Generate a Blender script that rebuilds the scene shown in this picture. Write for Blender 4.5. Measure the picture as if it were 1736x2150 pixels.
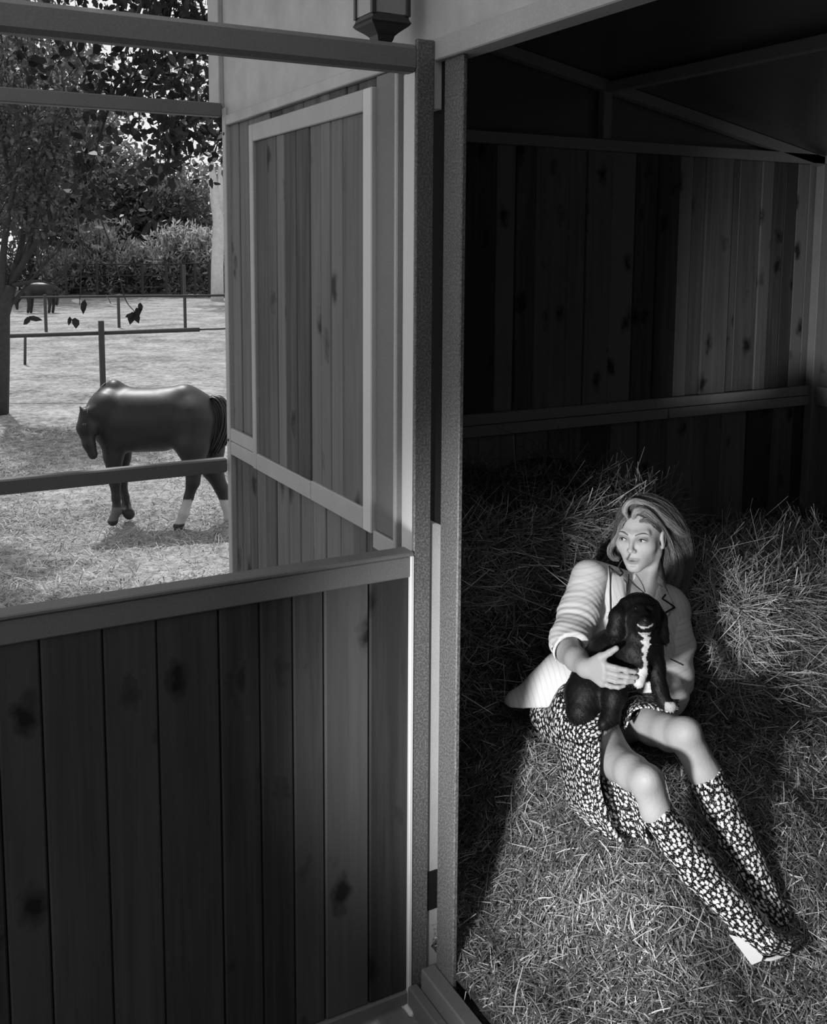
import bpy, bmesh, math, random
import numpy as np
from mathutils import Vector, Matrix
from mathutils.bvhtree import BVHTree

for o in list(bpy.data.objects):
    bpy.data.objects.remove(o, do_unlink=True)
scene = bpy.context.scene
COL = scene.collection
rng = np.random.default_rng(11)
random.seed(11)

# ------------------------------------------------------------------ camera
CAM_LOC = np.array([2.2282, -1.2934, 1.95])
YAW, PITCH, ROLL = 0.4908, -0.1192, 0.0046
FPX, PPX, PPY = 2111.8, 842.45, 777.98            # focal length and principal point in 1736x2150 pixels
_fw = np.array([-math.cos(YAW), math.sin(YAW), 0.0])
CR = np.array([math.sin(YAW), math.cos(YAW), 0.0])
CF = _fw * math.cos(PITCH) + np.array([0, 0, math.sin(PITCH)])
CU = -_fw * math.sin(PITCH) + np.array([0, 0, math.cos(PITCH)])
CX = CR * math.cos(ROLL) + CU * math.sin(ROLL)
CY = -CR * math.sin(ROLL) + CU * math.cos(ROLL)
cam_data = bpy.data.cameras.new('camera')
cam = bpy.data.objects.new('camera', cam_data)
COL.objects.link(cam)
cam.matrix_world = Matrix(((CX[0], CY[0], -CF[0], CAM_LOC[0]),
                           (CX[1], CY[1], -CF[1], CAM_LOC[1]),
                           (CX[2], CY[2], -CF[2], CAM_LOC[2]),
                           (0, 0, 0, 1)))
cam_data.sensor_fit = 'AUTO'
cam_data.sensor_width = 36.0
cam_data.lens = FPX / 2150.0 * 36.0
cam_data.shift_x = (868.0 - PPX) / 2150.0
cam_data.shift_y = (PPY - 1075.0) / 2150.0
cam_data.clip_end = 500
cam_data.clip_start = 0.05
scene.camera = cam

# ------------------------------------------------------------------ light
scene.view_settings.view_transform = 'Standard'
scene.view_settings.look = 'None'
scene.view_settings.gamma = 1.0
scene.view_settings.use_curve_mapping = False
scene.view_settings.exposure = 0.0

world = bpy.data.worlds.new('world')
scene.world = world
world.use_nodes = True
_bg = world.node_tree.nodes['Background']
_bg.inputs[0].default_value = (0.95, 0.95, 0.95, 1)
_bg.inputs[1].default_value = 0.95

def aim(obj, loc, target):
    obj.location = loc
    obj.rotation_euler = (Vector(target) - Vector(loc)).to_track_quat('-Z', 'Y').to_euler()

sun_data = bpy.data.lights.new('sun', 'SUN')
sun_data.energy = 4.0
sun_data.angle = math.radians(0.8)
sun = bpy.data.objects.new('sun', sun_data)
COL.objects.link(sun)
aim(sun, (-12, 0.6, 16), (0, 0, 0))

# photographer's flash standing left of the camera, shining through the stall doorway
key_data = bpy.data.lights.new('studio_flash', 'SPOT')
key_data.energy = 330
key_data.spot_size = math.radians(58)
key_data.spot_blend = 0.8
key_data.shadow_soft_size = 0.10
key = bpy.data.objects.new('studio_flash', key_data)
COL.objects.link(key)
aim(key, (1.24, -1.56, 0.98), (0.26, 0.98, 0.70))

# ------------------------------------------------------------------ helpers
def at(x, y, d):
    """point seen at pixel x, y of the 1736x2150 frame, d metres along the view axis"""
    return CAM_LOC + d * (CF + CX * ((x - PPX) / FPX) - CY * ((y - PPY) / FPX))

def tag(o, label=None, cat=None, group=None, kind=None):
    if label: o['label'] = label
    if cat: o['category'] = cat
    if group: o['group'] = group
    if kind: o['kind'] = kind
    return o

def empty(name, loc=(0, 0, 0), parent=None):
    o = bpy.data.objects.new(name, None)
    o.empty_display_size = 0.1
    o.location = loc
    COL.objects.link(o)
    if parent: o.parent = parent
    return o

def link(name, me, mat=None, parent=None):
    """link a mesh given in world coordinates; a parent Empty keeps it where it stands"""
    o = bpy.data.objects.new(name, me)
    COL.objects.link(o)
    if mat is not None and len(me.materials) == 0:
        me.materials.append(mat)
    if parent is not None:
        o.parent = parent
        # children of children: undo the whole chain of translations
        t = Vector((0, 0, 0)); p = parent
        while p is not None:
            t += Vector(p.location); p = p.parent
        o.location = -t
    return o

def mesh_np(name, V, Fq, smooth=True, attr=None, cloth=None):
    """mesh from numpy arrays; Fq is (n,3) or (n,4)"""
    me = bpy.data.meshes.new(name)
    V = np.asarray(V, np.float32); Fq = np.asarray(Fq, np.int32)
    k = Fq.shape[1]
    me.vertices.add(len(V)); me.vertices.foreach_set('co', V.ravel())
    me.loops.add(len(Fq) * k); me.loops.foreach_set('vertex_index', Fq.ravel())
    me.polygons.add(len(Fq))
    me.polygons.foreach_set('loop_start', np.arange(0, len(Fq) * k, k, dtype=np.int32))
    me.polygons.foreach_set('loop_total', np.full(len(Fq), k, np.int32))
    if smooth:
        me.polygons.foreach_set('use_smooth', np.ones(len(Fq), bool))
    if attr is not None:
        a = me.attributes.new('tone', 'FLOAT', 'POINT')
        a.data.foreach_set('value', np.asarray(attr, np.float32))
    if cloth is not None:
        a = me.attributes.new('cloth', 'FLOAT_VECTOR', 'POINT')
        a.data.foreach_set('vector', np.asarray(cloth, np.float32).ravel())
    me.update(calc_edges=True)
    me.validate()
    return me

class MB:
    """collects boxes, bars and tubes into one mesh"""
    def __init__(self): self.v = []; self.f = []; self.sm = []
    def add(self, vs, fs, smooth=False):
        n = len(self.v); self.v += [tuple(v) for v in vs]
        self.f += [tuple(n + i for i in f) for f in fs]; self.sm += [smooth] * len(fs)
    def box(self, lo, hi, c=0.0):
        (x0, y0, z0), (x1, y1, z1) = lo, hi
        c = min(c, (x1 - x0) * .45, (y1 - y0) * .45, (z1 - z0) * .45)
        if c <= 0:
            vs = [(x0,y0,z0),(x1,y0,z0),(x1,y1,z0),(x0,y1,z0),(x0,y0,z1),(x1,y0,z1),(x1,y1,z1),(x0,y1,z1)]
            self.add(vs, [(0,3,2,1),(4,5,6,7),(0,1,5,4),(1,2,6,5),(2,3,7,6),(3,0,4,7)])
            return
        # chamfered box: 24 vertices
        P = {}
        vs = []
        for i, sx in enumerate((0, 1)):
            for j, sy in enumerate((0, 1)):
                for k, sz in enumerate((0, 1)):
                    X = (x0, x1)[sx]; Y = (y0, y1)[sy]; Z = (z0, z1)[sz]
                    dx = c * (1 - 2 * sx); dy = c * (1 - 2 * sy); dz = c * (1 - 2 * sz)
                    P[(i,j,k,'x')] = len(vs); vs.append((X, Y + dy, Z + dz))
                    P[(i,j,k,'y')] = len(vs); vs.append((X + dx, Y, Z + dz))
                    P[(i,j,k,'z')] = len(vs); vs.append((X + dx, Y + dy, Z))
        fs = []
        q = lambda *k: fs.append(tuple(P[a] for a in k))
        q((0,0,0,'x'),(0,0,1,'x'),(0,1,1,'x'),(0,1,0,'x')); q((1,0,0,'x'),(1,1,0,'x'),(1,1,1,'x'),(1,0,1,'x'))
        q((0,0,0,'y'),(1,0,0,'y'),(1,0,1,'y'),(0,0,1,'y')); q((0,1,0,'y'),(0,1,1,'y'),(1,1,1,'y'),(1,1,0,'y'))
        q((0,0,0,'z'),(0,1,0,'z'),(1,1,0,'z'),(1,0,0,'z')); q((0,0,1,'z'),(1,0,1,'z'),(1,1,1,'z'),(0,1,1,'z'))
        for a in (0, 1):
            for b in (0, 1):
                q((a,b,0,'x'),(a,b,1,'x'),(a,b,1,'y'),(a,b,0,'y'))
                q((a,0,b,'x'),(a,1,b,'x'),(a,1,b,'z'),(a,0,b,'z'))
                q((0,a,b,'y'),(1,a,b,'y'),(1,a,b,'z'),(0,a,b,'z'))
                for d in (0, 1):
                    q((a,b,d,'x'),(a,b,d,'y'),(a,b,d,'z'))
        self.add(vs, fs)
    def tube(self, pts, rad, n=8, smooth=True, cap=True):
        pts = [np.asarray(p, float) for p in pts]
        if not hasattr(rad, '__len__'): rad = [rad] * len(pts)
        vs = []; fs = []
        up = None
        for i, p in enumerate(pts):
            a = pts[max(i - 1, 0)]; b = pts[min(i + 1, len(pts) - 1)]
            t = b - a; t = t / (np.linalg.norm(t) + 1e-12)
            if up is None:
                h = np.array([0, 0, 1.0]) if abs(t[2]) < .9 else np.array([1.0, 0, 0])
                up = np.cross(t, h)
            up = up - t * (up @ t); up /= (np.linalg.norm(up) + 1e-12)
            w = np.cross(t, up)
            for k in range(n):
                an = 2 * math.pi * k / n
                vs.append(p + rad[i] * (up * math.cos(an) + w * math.sin(an)))
        for i in range(len(pts) - 1):
            for k in range(n):
                k2 = (k + 1) % n
                fs.append((i*n+k, i*n+k2, (i+1)*n+k2, (i+1)*n+k))
        if cap:
            fs.append(tuple(range(n - 1, -1, -1))); fs.append(tuple((len(pts)-1)*n + k for k in range(n)))
        self.add(vs, fs, smooth)
    def build(self, name, mat, parent=None):
        me = bpy.data.meshes.new(name)
        me.from_pydata(self.v, [], self.f)
        me.polygons.foreach_set('use_smooth', self.sm)
        bm = bmesh.new(); bm.from_mesh(me); bmesh.ops.recalc_face_normals(bm, faces=bm.faces); bm.to_mesh(me); bm.free()
        me.update()
        return link(name, me, mat, parent)

def boxo(name, lo, hi, mat, parent=None, c=0.003):
    b = MB(); b.box(lo, hi, c)
    return b.build(name, mat, parent)

def tubeo(name, pts, rad, mat, parent=None, n=8):
    b = MB(); b.tube(pts, rad, n)
    return b.build(name, mat, parent)

def solid_patch(name, G, thick, mat, parent=None, smooth=True, cloth=None):
    """a grid of points G[r][c] (numpy r,c,3) given a real thickness along its normals"""
    G = np.asarray(G, float); r, c, _ = G.shape
    du = np.gradient(G, axis=0); dv = np.gradient(G, axis=1)
    N = np.cross(du, dv); N /= (np.linalg.norm(N, axis=2, keepdims=True) + 1e-12)
    A = (G + N * thick / 2).reshape(-1, 3); B = (G - N * thick / 2).reshape(-1, 3)
    n = r * c
    V = np.concatenate([A, B])
    idx = np.arange(n).reshape(r, c)
    q = np.stack([idx[:-1, :-1], idx[1:, :-1], idx[1:, 1:], idx[:-1, 1:]], -1).reshape(-1, 4)
    F = [q, q[:, ::-1] + n]
    ring = np.concatenate([idx[0, :], idx[1:, -1], idx[-1, -2::-1], idx[-2:0:-1, 0]])
    nx = np.roll(ring, -1)
    F.append(np.stack([ring, nx, nx + n, ring + n], -1))
    me = mesh_np(name, V, np.concatenate(F), smooth, None, None if cloth is None else np.concatenate([cloth.reshape(-1, 3)] * 2))
    bm = bmesh.new(); bm.from_mesh(me); bmesh.ops.recalc_face_normals(bm, faces=bm.faces); bm.to_mesh(me); bm.free()
    return link(name, me, mat, parent)

def catmull(P, n):
    """resample control points P (k,...) to n points with a Catmull-Rom spline"""
    P = np.asarray(P, float); k = len(P)
    Q = np.concatenate([2 * P[:1] - P[1:2], P, 2 * P[-1:] - P[-2:-1]])
    t = np.linspace(0, k - 1, n); i = np.minimum(t.astype(int), k - 2); u = t - i
    sh = (n,) + (1,) * (P.ndim - 1); u = u.reshape(sh)
    a, b, c, d = Q[i], Q[i + 1], Q[i + 2], Q[i + 3]
    return 0.5 * ((2 * b) + (-a + c) * u + (2 * a - 5 * b + 4 * c - d) * u ** 2 + (-a + 3 * b - 3 * c + d) * u ** 3)

# ------------------------------------------------------------------ materials
def nmat(name, rough=0.8, spec=0.3, metal=0.0):
    m = bpy.data.materials.new(name); m.use_nodes = True
    nt = m.node_tree; b = nt.nodes['Principled BSDF']
    b.inputs['Roughness'].default_value = rough
    b.inputs['Specular IOR Level'].default_value = spec
    b.inputs['Metallic'].default_value = metal
    return m, nt, b

def N(nt, typ, **kw):
    n = nt.nodes.new(typ)
    for k, v in kw.items():
        if k.startswith('i_'):
            key = k[2:]
            n.inputs[int(key) if key.isdigit() else key.replace('_', ' ')].default_value = v
        else: setattr(n, k, v)
    return n

def ramp(nt, stops, fac):
    r = nt.nodes.new('ShaderNodeValToRGB')
    e = r.color_ramp.elements
    while len(e) < len(stops): e.new(0.5)
    for el, (p, g) in zip(e, stops):
        el.position = p; el.color = (g, g, g, 1)
    nt.links.new(fac, r.inputs[0])
    return r.outputs[0]

def mapping(nt, src, scale, loc=(0, 0, 0), rot=(0, 0, 0)):
    m = nt.nodes.new('ShaderNodeMapping')
    m.inputs['Scale'].default_value = scale; m.inputs['Location'].default_value = loc; m.inputs['Rotation'].default_value = rot
    nt.links.new(src, m.inputs['Vector'])
    return m.outputs[0]

def mathn(nt, op, a, b=None, clamp=False):
    m = nt.nodes.new('ShaderNodeMath'); m.operation = op; m.use_clamp = clamp
    for i, v in enumerate((a, b)):
        if v is None: continue
        if isinstance(v, (int, float)): m.inputs[i].default_value = v
        else: nt.links.new(v, m.inputs[i])
    return m.outputs[0]

def noise(nt, vec, scale, detail=3.0, rough=0.5, dist=0.0):
    n = nt.nodes.new('ShaderNodeTexNoise')
    n.inputs['Scale'].default_value = scale; n.inputs['Detail'].default_value = detail
    n.inputs['Roughness'].default_value = rough; n.inputs['Distortion'].default_value = dist
    nt.links.new(vec, n.inputs['Vector'])
    return n.outputs[0]

def bump(nt, b, height, strength=0.3, dist=0.01):
    n = nt.nodes.new('ShaderNodeBump'); n.inputs['Strength'].default_value = strength; n.inputs['Distance'].default_value = dist
    nt.links.new(height, n.inputs['Height']); nt.links.new(n.outputs[0], b.inputs['Normal'])

def geo_pos(nt): return nt.nodes.new('ShaderNodeNewGeometry').outputs['Position']

def wood(name, dark, light, knots=0.5, rnd=0.5, rough=0.75):
    """upright boards: grain along z, knots, tone that differs from board to board"""
    m, nt, b = nmat(name, rough, 0.25)
    pos = geo_pos(nt)
    oi = nt.nodes.new('ShaderNodeObjectInfo')
    comb = nt.nodes.new('ShaderNodeCombineXYZ')
    for i, k in enumerate((37.0, 53.0, 29.0)):
        nt.links.new(mathn(nt, 'MULTIPLY', oi.outputs['Random'], k), comb.inputs[i])
    va = nt.nodes.new('ShaderNodeVectorMath'); va.operation = 'ADD'
    nt.links.new(pos, va.inputs[0]); nt.links.new(comb.outputs[0], va.inputs[1])
    p = va.outputs[0]
    vor = nt.nodes.new('ShaderNodeTexVoronoi'); vor.inputs['Scale'].default_value = 6.6
    vor.inputs['Randomness'].default_value = 1.0
    dn = nt.nodes.new('ShaderNodeTexNoise'); dn.inputs['Scale'].default_value = 22.0; dn.inputs['Detail'].default_value = 2.0
    nt.links.new(p, dn.inputs['Vector'])
    ds = nt.nodes.new('ShaderNodeVectorMath'); ds.operation = 'SCALE'; ds.inputs['Scale'].default_value = 0.045
    nt.links.new(dn.outputs['Color'], ds.inputs[0])
    da = nt.nodes.new('ShaderNodeVectorMath'); da.operation = 'ADD'
    nt.links.new(mapping(nt, p, (1.0, 1.0, 0.55)), da.inputs[0]); nt.links.new(ds.outputs[0], da.inputs[1])
    nt.links.new(da.outputs[0], vor.inputs['Vector'])
    kd = vor.outputs['Distance']
    knot = ramp(nt, [(0.09, 1.0), (0.14, 0.6), (0.24, 0.0)], kd)
    # grain bends round the knots
    warp = mathn(nt, 'MULTIPLY', knot, 0.05)
    cw = nt.nodes.new('ShaderNodeCombineXYZ'); nt.links.new(warp, cw.inputs[0]); nt.links.new(warp, cw.inputs[1])
    vb = nt.nodes.new('ShaderNodeVectorMath'); vb.operation = 'ADD'
    nt.links.new(p, vb.inputs[0]); nt.links.new(cw.outputs[0], vb.inputs[1])
    g1 = noise(nt, mapping(nt, vb.outputs[0], (26, 26, 1.1)), 1.0, 5, 0.62, 0.6)
    g2 = noise(nt, mapping(nt, vb.outputs[0], (110, 110, 3.0)), 1.0, 3, 0.6)
    bl = noise(nt, mapping(nt, p, (2.6, 2.6, 1.0)), 1.0, 3, 0.6)
    f = mathn(nt, 'ADD', mathn(nt, 'MULTIPLY', g1, 0.55), mathn(nt, 'MULTIPLY', g2, 0.2))
    f = mathn(nt, 'ADD', f, mathn(nt, 'MULTIPLY', bl, 0.45))
    f = mathn(nt, 'ADD', f, mathn(nt, 'MULTIPLY', mathn(nt, 'SUBTRACT', oi.outputs['Random'], 0.5), rnd))
    col = ramp(nt, [(0.30, dark), (0.85, light)], f)
    mx = nt.nodes.new('ShaderNodeMix'); mx.data_type = 'RGBA'
    nt.links.new(mathn(nt, 'MULTIPLY', knot, knots), mx.inputs['Factor'])
    nt.links.new(col, mx.inputs['A']); mx.inputs['B'].default_value = (dark * .15, dark * .15, dark * .15, 1)
    nt.links.new(mx.outputs['Result'], b.inputs['Base Color'])
    bump(nt, b, g1, 0.25, 0.004)
    return m

def steel(name, g, var=0.25, rough=0.5, speck=0.15, metal=0.0, spec=0.4):
    """painted or galvanised steel with fine speckle and blotches"""
    m, nt, b = nmat(name, rough, spec, metal)
    pos = geo_pos(nt)
    a = noise(nt, pos, 6.0, 4, 0.6); s = ramp(nt, [(0.42, 0.0), (0.72, 1.0)], noise(nt, pos, 190.0, 2, 0.6))
    f = mathn(nt, 'ADD', mathn(nt, 'MULTIPLY', a, var), mathn(nt, 'MULTIPLY', s, speck))
    f = mathn(nt, 'ADD', f, 1.0 - 0.5 * (var + speck))
    col = ramp(nt, [(0.0, 0.0), (1.0, 1.0)], mathn(nt, 'MULTIPLY', f, g))
    nt.links.new(col, b.inputs['Base Color'])
    bump(nt, b, s, 0.12, 0.002)
    return m

def plain(name, g, rough=0.6, spec=0.3, var=0.1, scale=40.0):
    m, nt, b = nmat(name, rough, spec)
    a = noise(nt, geo_pos(nt), scale, 3, 0.6)
    f = mathn(nt, 'ADD', mathn(nt, 'MULTIPLY', a, var * 2), 1.0 - var)
    nt.links.new(ramp(nt, [(0, 0.0), (1, 1.0)], mathn(nt, 'MULTIPLY', f, g)), b.inputs['Base Color'])
    return m

M = {}
M['wood_wall'] = wood('wood_wall', 0.055, 0.20, 0.85, 0.45)
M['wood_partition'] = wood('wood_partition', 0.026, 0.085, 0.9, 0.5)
M['wood_stall'] = wood('wood_stall', 0.08, 0.28, 0.9, 0.7)
M['steel_light'] = steel('steel_light', 0.40, 0.35)
M['steel_bright'] = steel('steel_bright', 0.62, 0.12, 0.45, 0.06)
M['steel_post'] = steel('steel_post', 0.14, 0.4, 0.55, 0.9)
M['steel_rail'] = steel('steel_rail', 0.15, 0.3)
M['steel_stall'] = steel('steel_stall', 0.36, 0.25)
M['sheet_metal'] = steel('sheet_metal', 0.45, 0.8, 0.55, 0.08)
M['sheet_roof'] = steel('sheet_roof', 0.22, 0.2, 0.32, 0.05, 0.6)
M['black_metal'] = plain('black_metal', 0.02, 0.4, 0.5)
M['concrete'] = plain('concrete', 0.32, 0.9, 0.2, 0.35, 14.0)
M['dark_gap'] = plain('dark_gap', 0.012, 0.9, 0.1)
# ================================================================== the stable
XS, YB = -1.675, 3.437            # inner faces of the side wall and the back wall
GZ = -0.12                        # paving level outside the stall
XE = 3.05                         # where the stall row ends

def roof_z(y): return 3.115 - 0.19 * y

# ---- paving in front of the stall: slabs laid on pale mortar
floor = tag(empty('floor', (0.5, -1.0, GZ)), kind='structure')
boxo('mortar_bed', (-0.02, -4.2, GZ - 0.1), (3.3, 0.0, GZ - 0.006), M['concrete'], floor, 0)
m, nt, b = nmat('paver', 0.85, 0.2)
oi = nt.nodes.new('ShaderNodeObjectInfo')
f = mathn(nt, 'ADD', mathn(nt, 'MULTIPLY', noise(nt, geo_pos(nt), 25, 4, 0.65), 0.22), mathn(nt, 'MULTIPLY', oi.outputs['Random'], 0.08))
nt.links.new(ramp(nt, [(0, 0), (1, 1)], f), b.inputs['Base Color'])
M['paver'] = m
for i in range(7):
    for j in range(9):
        x0 = -0.005 + i * 0.235 + (0.11 if j % 2 else 0); y1 = -0.05 - j * 0.125
        boxo('paver', (x0, y1 - 0.119, GZ - 0.05), (x0 + 0.229, y1, GZ), M['paver'], floor, 0.003)

# ---- front wall
wf = tag(empty('wall_front', (-0.85, 0.0, GZ)), kind='structure')
boxo('backing', (XS, 0.034, GZ), (0.0, 0.050, 2.45), M['dark_gap'], wf, 0)  # unseen dark sheet added to stop light leaking between the boards
def boards(parent, axis, edges, z0, z1, pos, depth, mat, jitter=0.003):
    """upright boards between the given edges along an axis; depth>0 stands towards -axis normal"""
    for a, c in zip(edges[:-1], edges[1:]):
        j = random.uniform(-jitter, jitter)
        g = 0.0014
        if axis == 'x': lo, hi = (a + g, pos + j, z0), (c - g, pos + depth + j, z1)
        else: lo, hi = (pos + j, a + g, z0), (pos + depth + j, c - g, z1)
        boxo('plank', lo, hi, mat, parent, 0.004)
def edges(a, b, w, var=0.25):
    out = [a]
    while out[-1] < b - w * 0.6:
        out.append(min(b, out[-1] + w * random.uniform(1 - var, 1 + var)))
    out[-1] = b
    return out
boards(wf, 'x', edges(XS + 0.035, -0.345, 0.105), 1.18, 2.432, 0.008, 0.024, M['wood_wall'])
boards(wf, 'x', edges(XS + 0.035, -0.06, 0.105), GZ, 1.125, 0.008, 0.024, M['wood_wall'])
boxo('corner_post', (XS - 0.005, -0.012, GZ), (XS + 0.036, 0.05, 2.50), M['steel_light'], wf)
boxo('mid_rail', (XS + 0.036, -0.010, 1.122), (-1.3615, 0.006, 1.176), M['steel_light'], wf)
boxo('mid_rail', (-0.3475, -0.010, 1.08), (-0.216, 0.02, 1.132), M['steel_light'], wf)
boxo('mid_rail', (XS + 0.036, -0.010, 1.178), (-1.3615, 0.006, 1.231), M['steel_light'], wf)
boxo('top_channel', (XS + 0.036, -0.010, 2.432), (-0.06, 0.03, 2.470), M['sheet_metal'], wf)
boxo('jamb_panel', (-0.340, -0.004, 1.135), (-0.216, 0.03, 2.43), M['steel_rail'], wf)
boxo('jamb_trim', (-0.214, -0.014, 1.08), (-0.196, 0.03, 2.43), M['steel_light'], wf)
boxo('jamb', (-0.177, -0.006, 1.06), (-0.095, 0.03, 2.41), M['steel_bright'], wf)
bolt = MB()
for x, z in ((XS + 0.016, 1.18), (XS + 0.018, 2.40)): bolt.tube([(x, -0.011, z), (x, -0.016, z)], 0.006, 8, False)
bolt.build('bolt', M['black_metal'], wf)
# doorway header, threshold and the sheet-metal gable above
boxo('header', (-0.06, -0.012, 2.417), (XE, 0.05, 2.471), M['steel_light'], wf)
boxo('gable_sheet', (XS - 0.01, 0.0, 2.472), (0.62, 0.02, roof_z(0.0) + 0.02), M['sheet_metal'], wf, 0)
boxo('gable_sheet', (0.623, 0.0, 2.472), (1.9, 0.02, roof_z(0.0) + 0.02), M['sheet_metal'], wf, 0)
boxo('gable_sheet', (1.903, 0.0, 2.472), (XE, 0.02, roof_z(0.0) + 0.02), M['sheet_metal'], wf, 0)
boxo('gable_trim', (XS - 0.14, -0.02, 2.50), (XS - 0.012, 0.05, 3.3), M['sheet_metal'], wf)
boxo('threshold', (0.02, -0.045, GZ - 0.02), (XE, 0.0, 0.0), M['steel_rail'], wf, 0.004)
boxo('threshold_flange', (0.0, -0.075, GZ - 0.02), (XE, -0.045, -0.055), M['steel_rail'], wf, 0.004)
boxo('end_post', (XE - 0.1, 0.0, GZ), (XE, 0.06, 2.417), M['steel_post'], wf)

# ---- door posts
dp = tag(empty('trim_1', (0.03, 0.0, GZ)), kind='structure')
boxo('corner_post', (-0.014, -0.063, GZ), (0.0, -0.012, 2.466), M['steel_post'], dp, 0.003)
boxo('channel', (-0.050, -0.012, GZ), (-0.010, 0.030, 1.235), M['steel_light'], dp, 0.002)
boxo('channel_back', (-0.050, 0.030, GZ), (0.060, 0.045, 1.235), M['steel_light'], dp, 0.002)
boxo('channel_gap', (-0.054, 0.010, 1.235), (0.060, 0.045, 2.44), M['dark_gap'], dp, 0)  # near-black box paints in the darkness of the open gap
boxo('hinge_leaf', (-0.050, -0.012, 2.30), (-0.004, 0.012, 2.44), M['steel_light'], dp, 0.002)
boxo('door_post', (0.026, 0.0, -0.09), (0.114, 0.014, 2.418), M['steel_post'], dp, 0.003)
boxo('latch_slot', (-0.0105, -0.010, 0.14), (-0.0055, 0.024, 0.255), M['dark_gap'], dp, 0.002)  # near-black insert, painted darkness in place of a real hole
sh = MB(); sh.box((-0.06, -0.085, GZ - 0.01), (0.035, -0.01, GZ + 0.012), 0.006)
sh.build('base_plate', M['steel_bright'], dp)

# ---- the upper leaf of the next stall's door, folded back against the wall
dl = tag(empty('door_1', (-0.855, -0.03, 1.12)), kind='structure')
L0, L1, B0, B1 = -1.361, -0.348, 1.122, 2.402
boxo('frame_stile', (L0, -0.016, B0), (L0 + 0.040, 0.006, B1), M['steel_light'], dl)
boxo('frame_stile', (L1 - 0.055, -0.016, B0), (L1, 0.006, B1), M['steel_bright'], dl)
boxo('frame_rail', (L0 + 0.040, -0.0155, B1 - 0.062), (L1 - 0.055, 0.006, B1), M['steel_light'], dl)
boxo('frame_rail', (L0 + 0.040, -0.0155, B0), (-0.80, 0.006, B0 + 0.062), M['steel_light'], dl)
boxo('frame_rail', (-0.797, -0.0155, B0), (L1 - 0.055, 0.006, B0 + 0.066), M['steel_light'], dl)
boards(dl, 'x', edges(L0 + 0.041, L1 - 0.056, 0.098), B0 + 0.06, B1 - 0.06, -0.006, 0.010, M['wood_wall'], 0.002)

# ---- stall side wall
wl = tag(empty('wall_left', (XS, 1.7, 0)), kind='structure')
ye = [0.055, 0.24, 0.42, 0.60, 0.76, 0.93, 1.095, 1.283, 1.39, 1.497, 1.693, 1.80, 1.955, 2.107, 2.247, 2.391, 2.48, 2.573, 2.76, 2.812, 2.972, 3.06, 3.154, 3.25, 3.343, YB]
boards(wl, 'y', ye, 1.165, 2.43, XS - 0.024, 0.024, M['wood_stall'], 0.006)
boards(wl, 'y', [0.055, 0.25, 0.44, 0.64, 0.83, 1.0, 1.2, 1.41, 1.6, 1.8, 1.99, 2.17, 2.36, 2.55, 2.75, 2.94, 3.13, 3.3, YB], GZ, 1.165, XS - 0.024, 0.024, M['wood_stall'], 0.006)
boxo('rail', (XS, 0.05, 1.148), (XS + 0.03, YB, 1.20), M['steel_stall'], wl)
boxo('rail', (XS, 0.05, 1.092), (XS + 0.03, 2.34, 1.145), M['steel_stall'], wl)
boxo('rail', (XS, 2.345, 1.092), (XS + 0.034, YB, 1.145), M['steel_stall'], wl)
boxo('top_beam', (XS, 0.05, 2.428), (XS + 0.045, YB, 2.48), M['steel_stall'], wl)
boxo('outer_skin', (XS - 0.05, 0.03, GZ - 0.5), (XS - 0.035, YB + 0.05, 2.5), M['sheet_metal'], wl, 0)
sk = MB()
yy = [0.0, YB + 0.05]
sk.add([(XS - 0.03, yy[0], 2.46), (XS - 0.03, yy[1], 2.46), (XS - 0.03, yy[1], roof_z(yy[1])), (XS - 0.03, yy[0], roof_z(yy[0])),
        (XS - 0.012, yy[0], 2.46), (XS - 0.012, yy[1], 2.46), (XS - 0.012, yy[1], roof_z(yy[1])), (XS - 0.012, yy[0], roof_z(yy[0]))],
       [(0,1,2,3),(7,6,5,4),(0,4,5,1),(1,5,6,2),(2,6,7,3),(3,7,4,0)])
sk.build('gable_sheet', M['sheet_roof'], wl)
boxo('strut', (XS - 0.01, 1.86, 2.48), (XS + 0.035, 1.91, roof_z(1.89) - 0.01), M['steel_stall'], wl)

# ---- back wall with corner post
wb = tag(empty('wall_back', (0.7, YB, 0)), kind='structure')
xe = edges(XS, XE, 0.19, 0.15)
boards(wb, 'x', xe, 1.165, 2.43, YB, 0.024, M['wood_stall'], 0.004)
boards(wb, 'x', edges(XS, XE, 0.19, 0.15), GZ, 1.165, YB, 0.024, M['wood_stall'], 0.004)
boxo('corner_post', (XS + 0.002, YB - 0.055, GZ), (XS + 0.055, YB, 2.428), M['steel_stall'], wb)
boxo('rail', (XS + 0.055, YB - 0.03, 1.092), (XE, YB, 1.20), M['steel_stall'], wb)
boxo('top_beam', (XS + 0.05, YB - 0.05, 2.428), (XE, YB, 2.475), M['steel_stall'], wb)
boxo('outer_skin', (XS - 0.05, YB + 0.03, GZ), (XE, YB + 0.045, 2.55), M['sheet_metal'], wb, 0)

# ---- far side of the stall
wr = tag(empty('wall_right', (XE, 1.7, 0)), kind='structure')
boards(wr, 'y', edges(0.06, YB, 0.2, 0.15), GZ, 2.45, XE, 0.024, M['wood_stall'], 0.003)
sk = MB()
sk.add([(XE, 0, 2.44), (XE, YB, 2.44), (XE, YB, roof_z(YB)), (XE, 0, roof_z(0)),
        (XE + 0.02, 0, 2.44), (XE + 0.02, YB, 2.44), (XE + 0.02, YB, roof_z(YB)), (XE + 0.02, 0, roof_z(0))],
       [(0,1,2,3),(7,6,5,4),(0,4,5,1),(1,5,6,2),(2,6,7,3),(3,7,4,0)])
sk.build('gable_sheet', M['sheet_roof'], wr)

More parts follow.
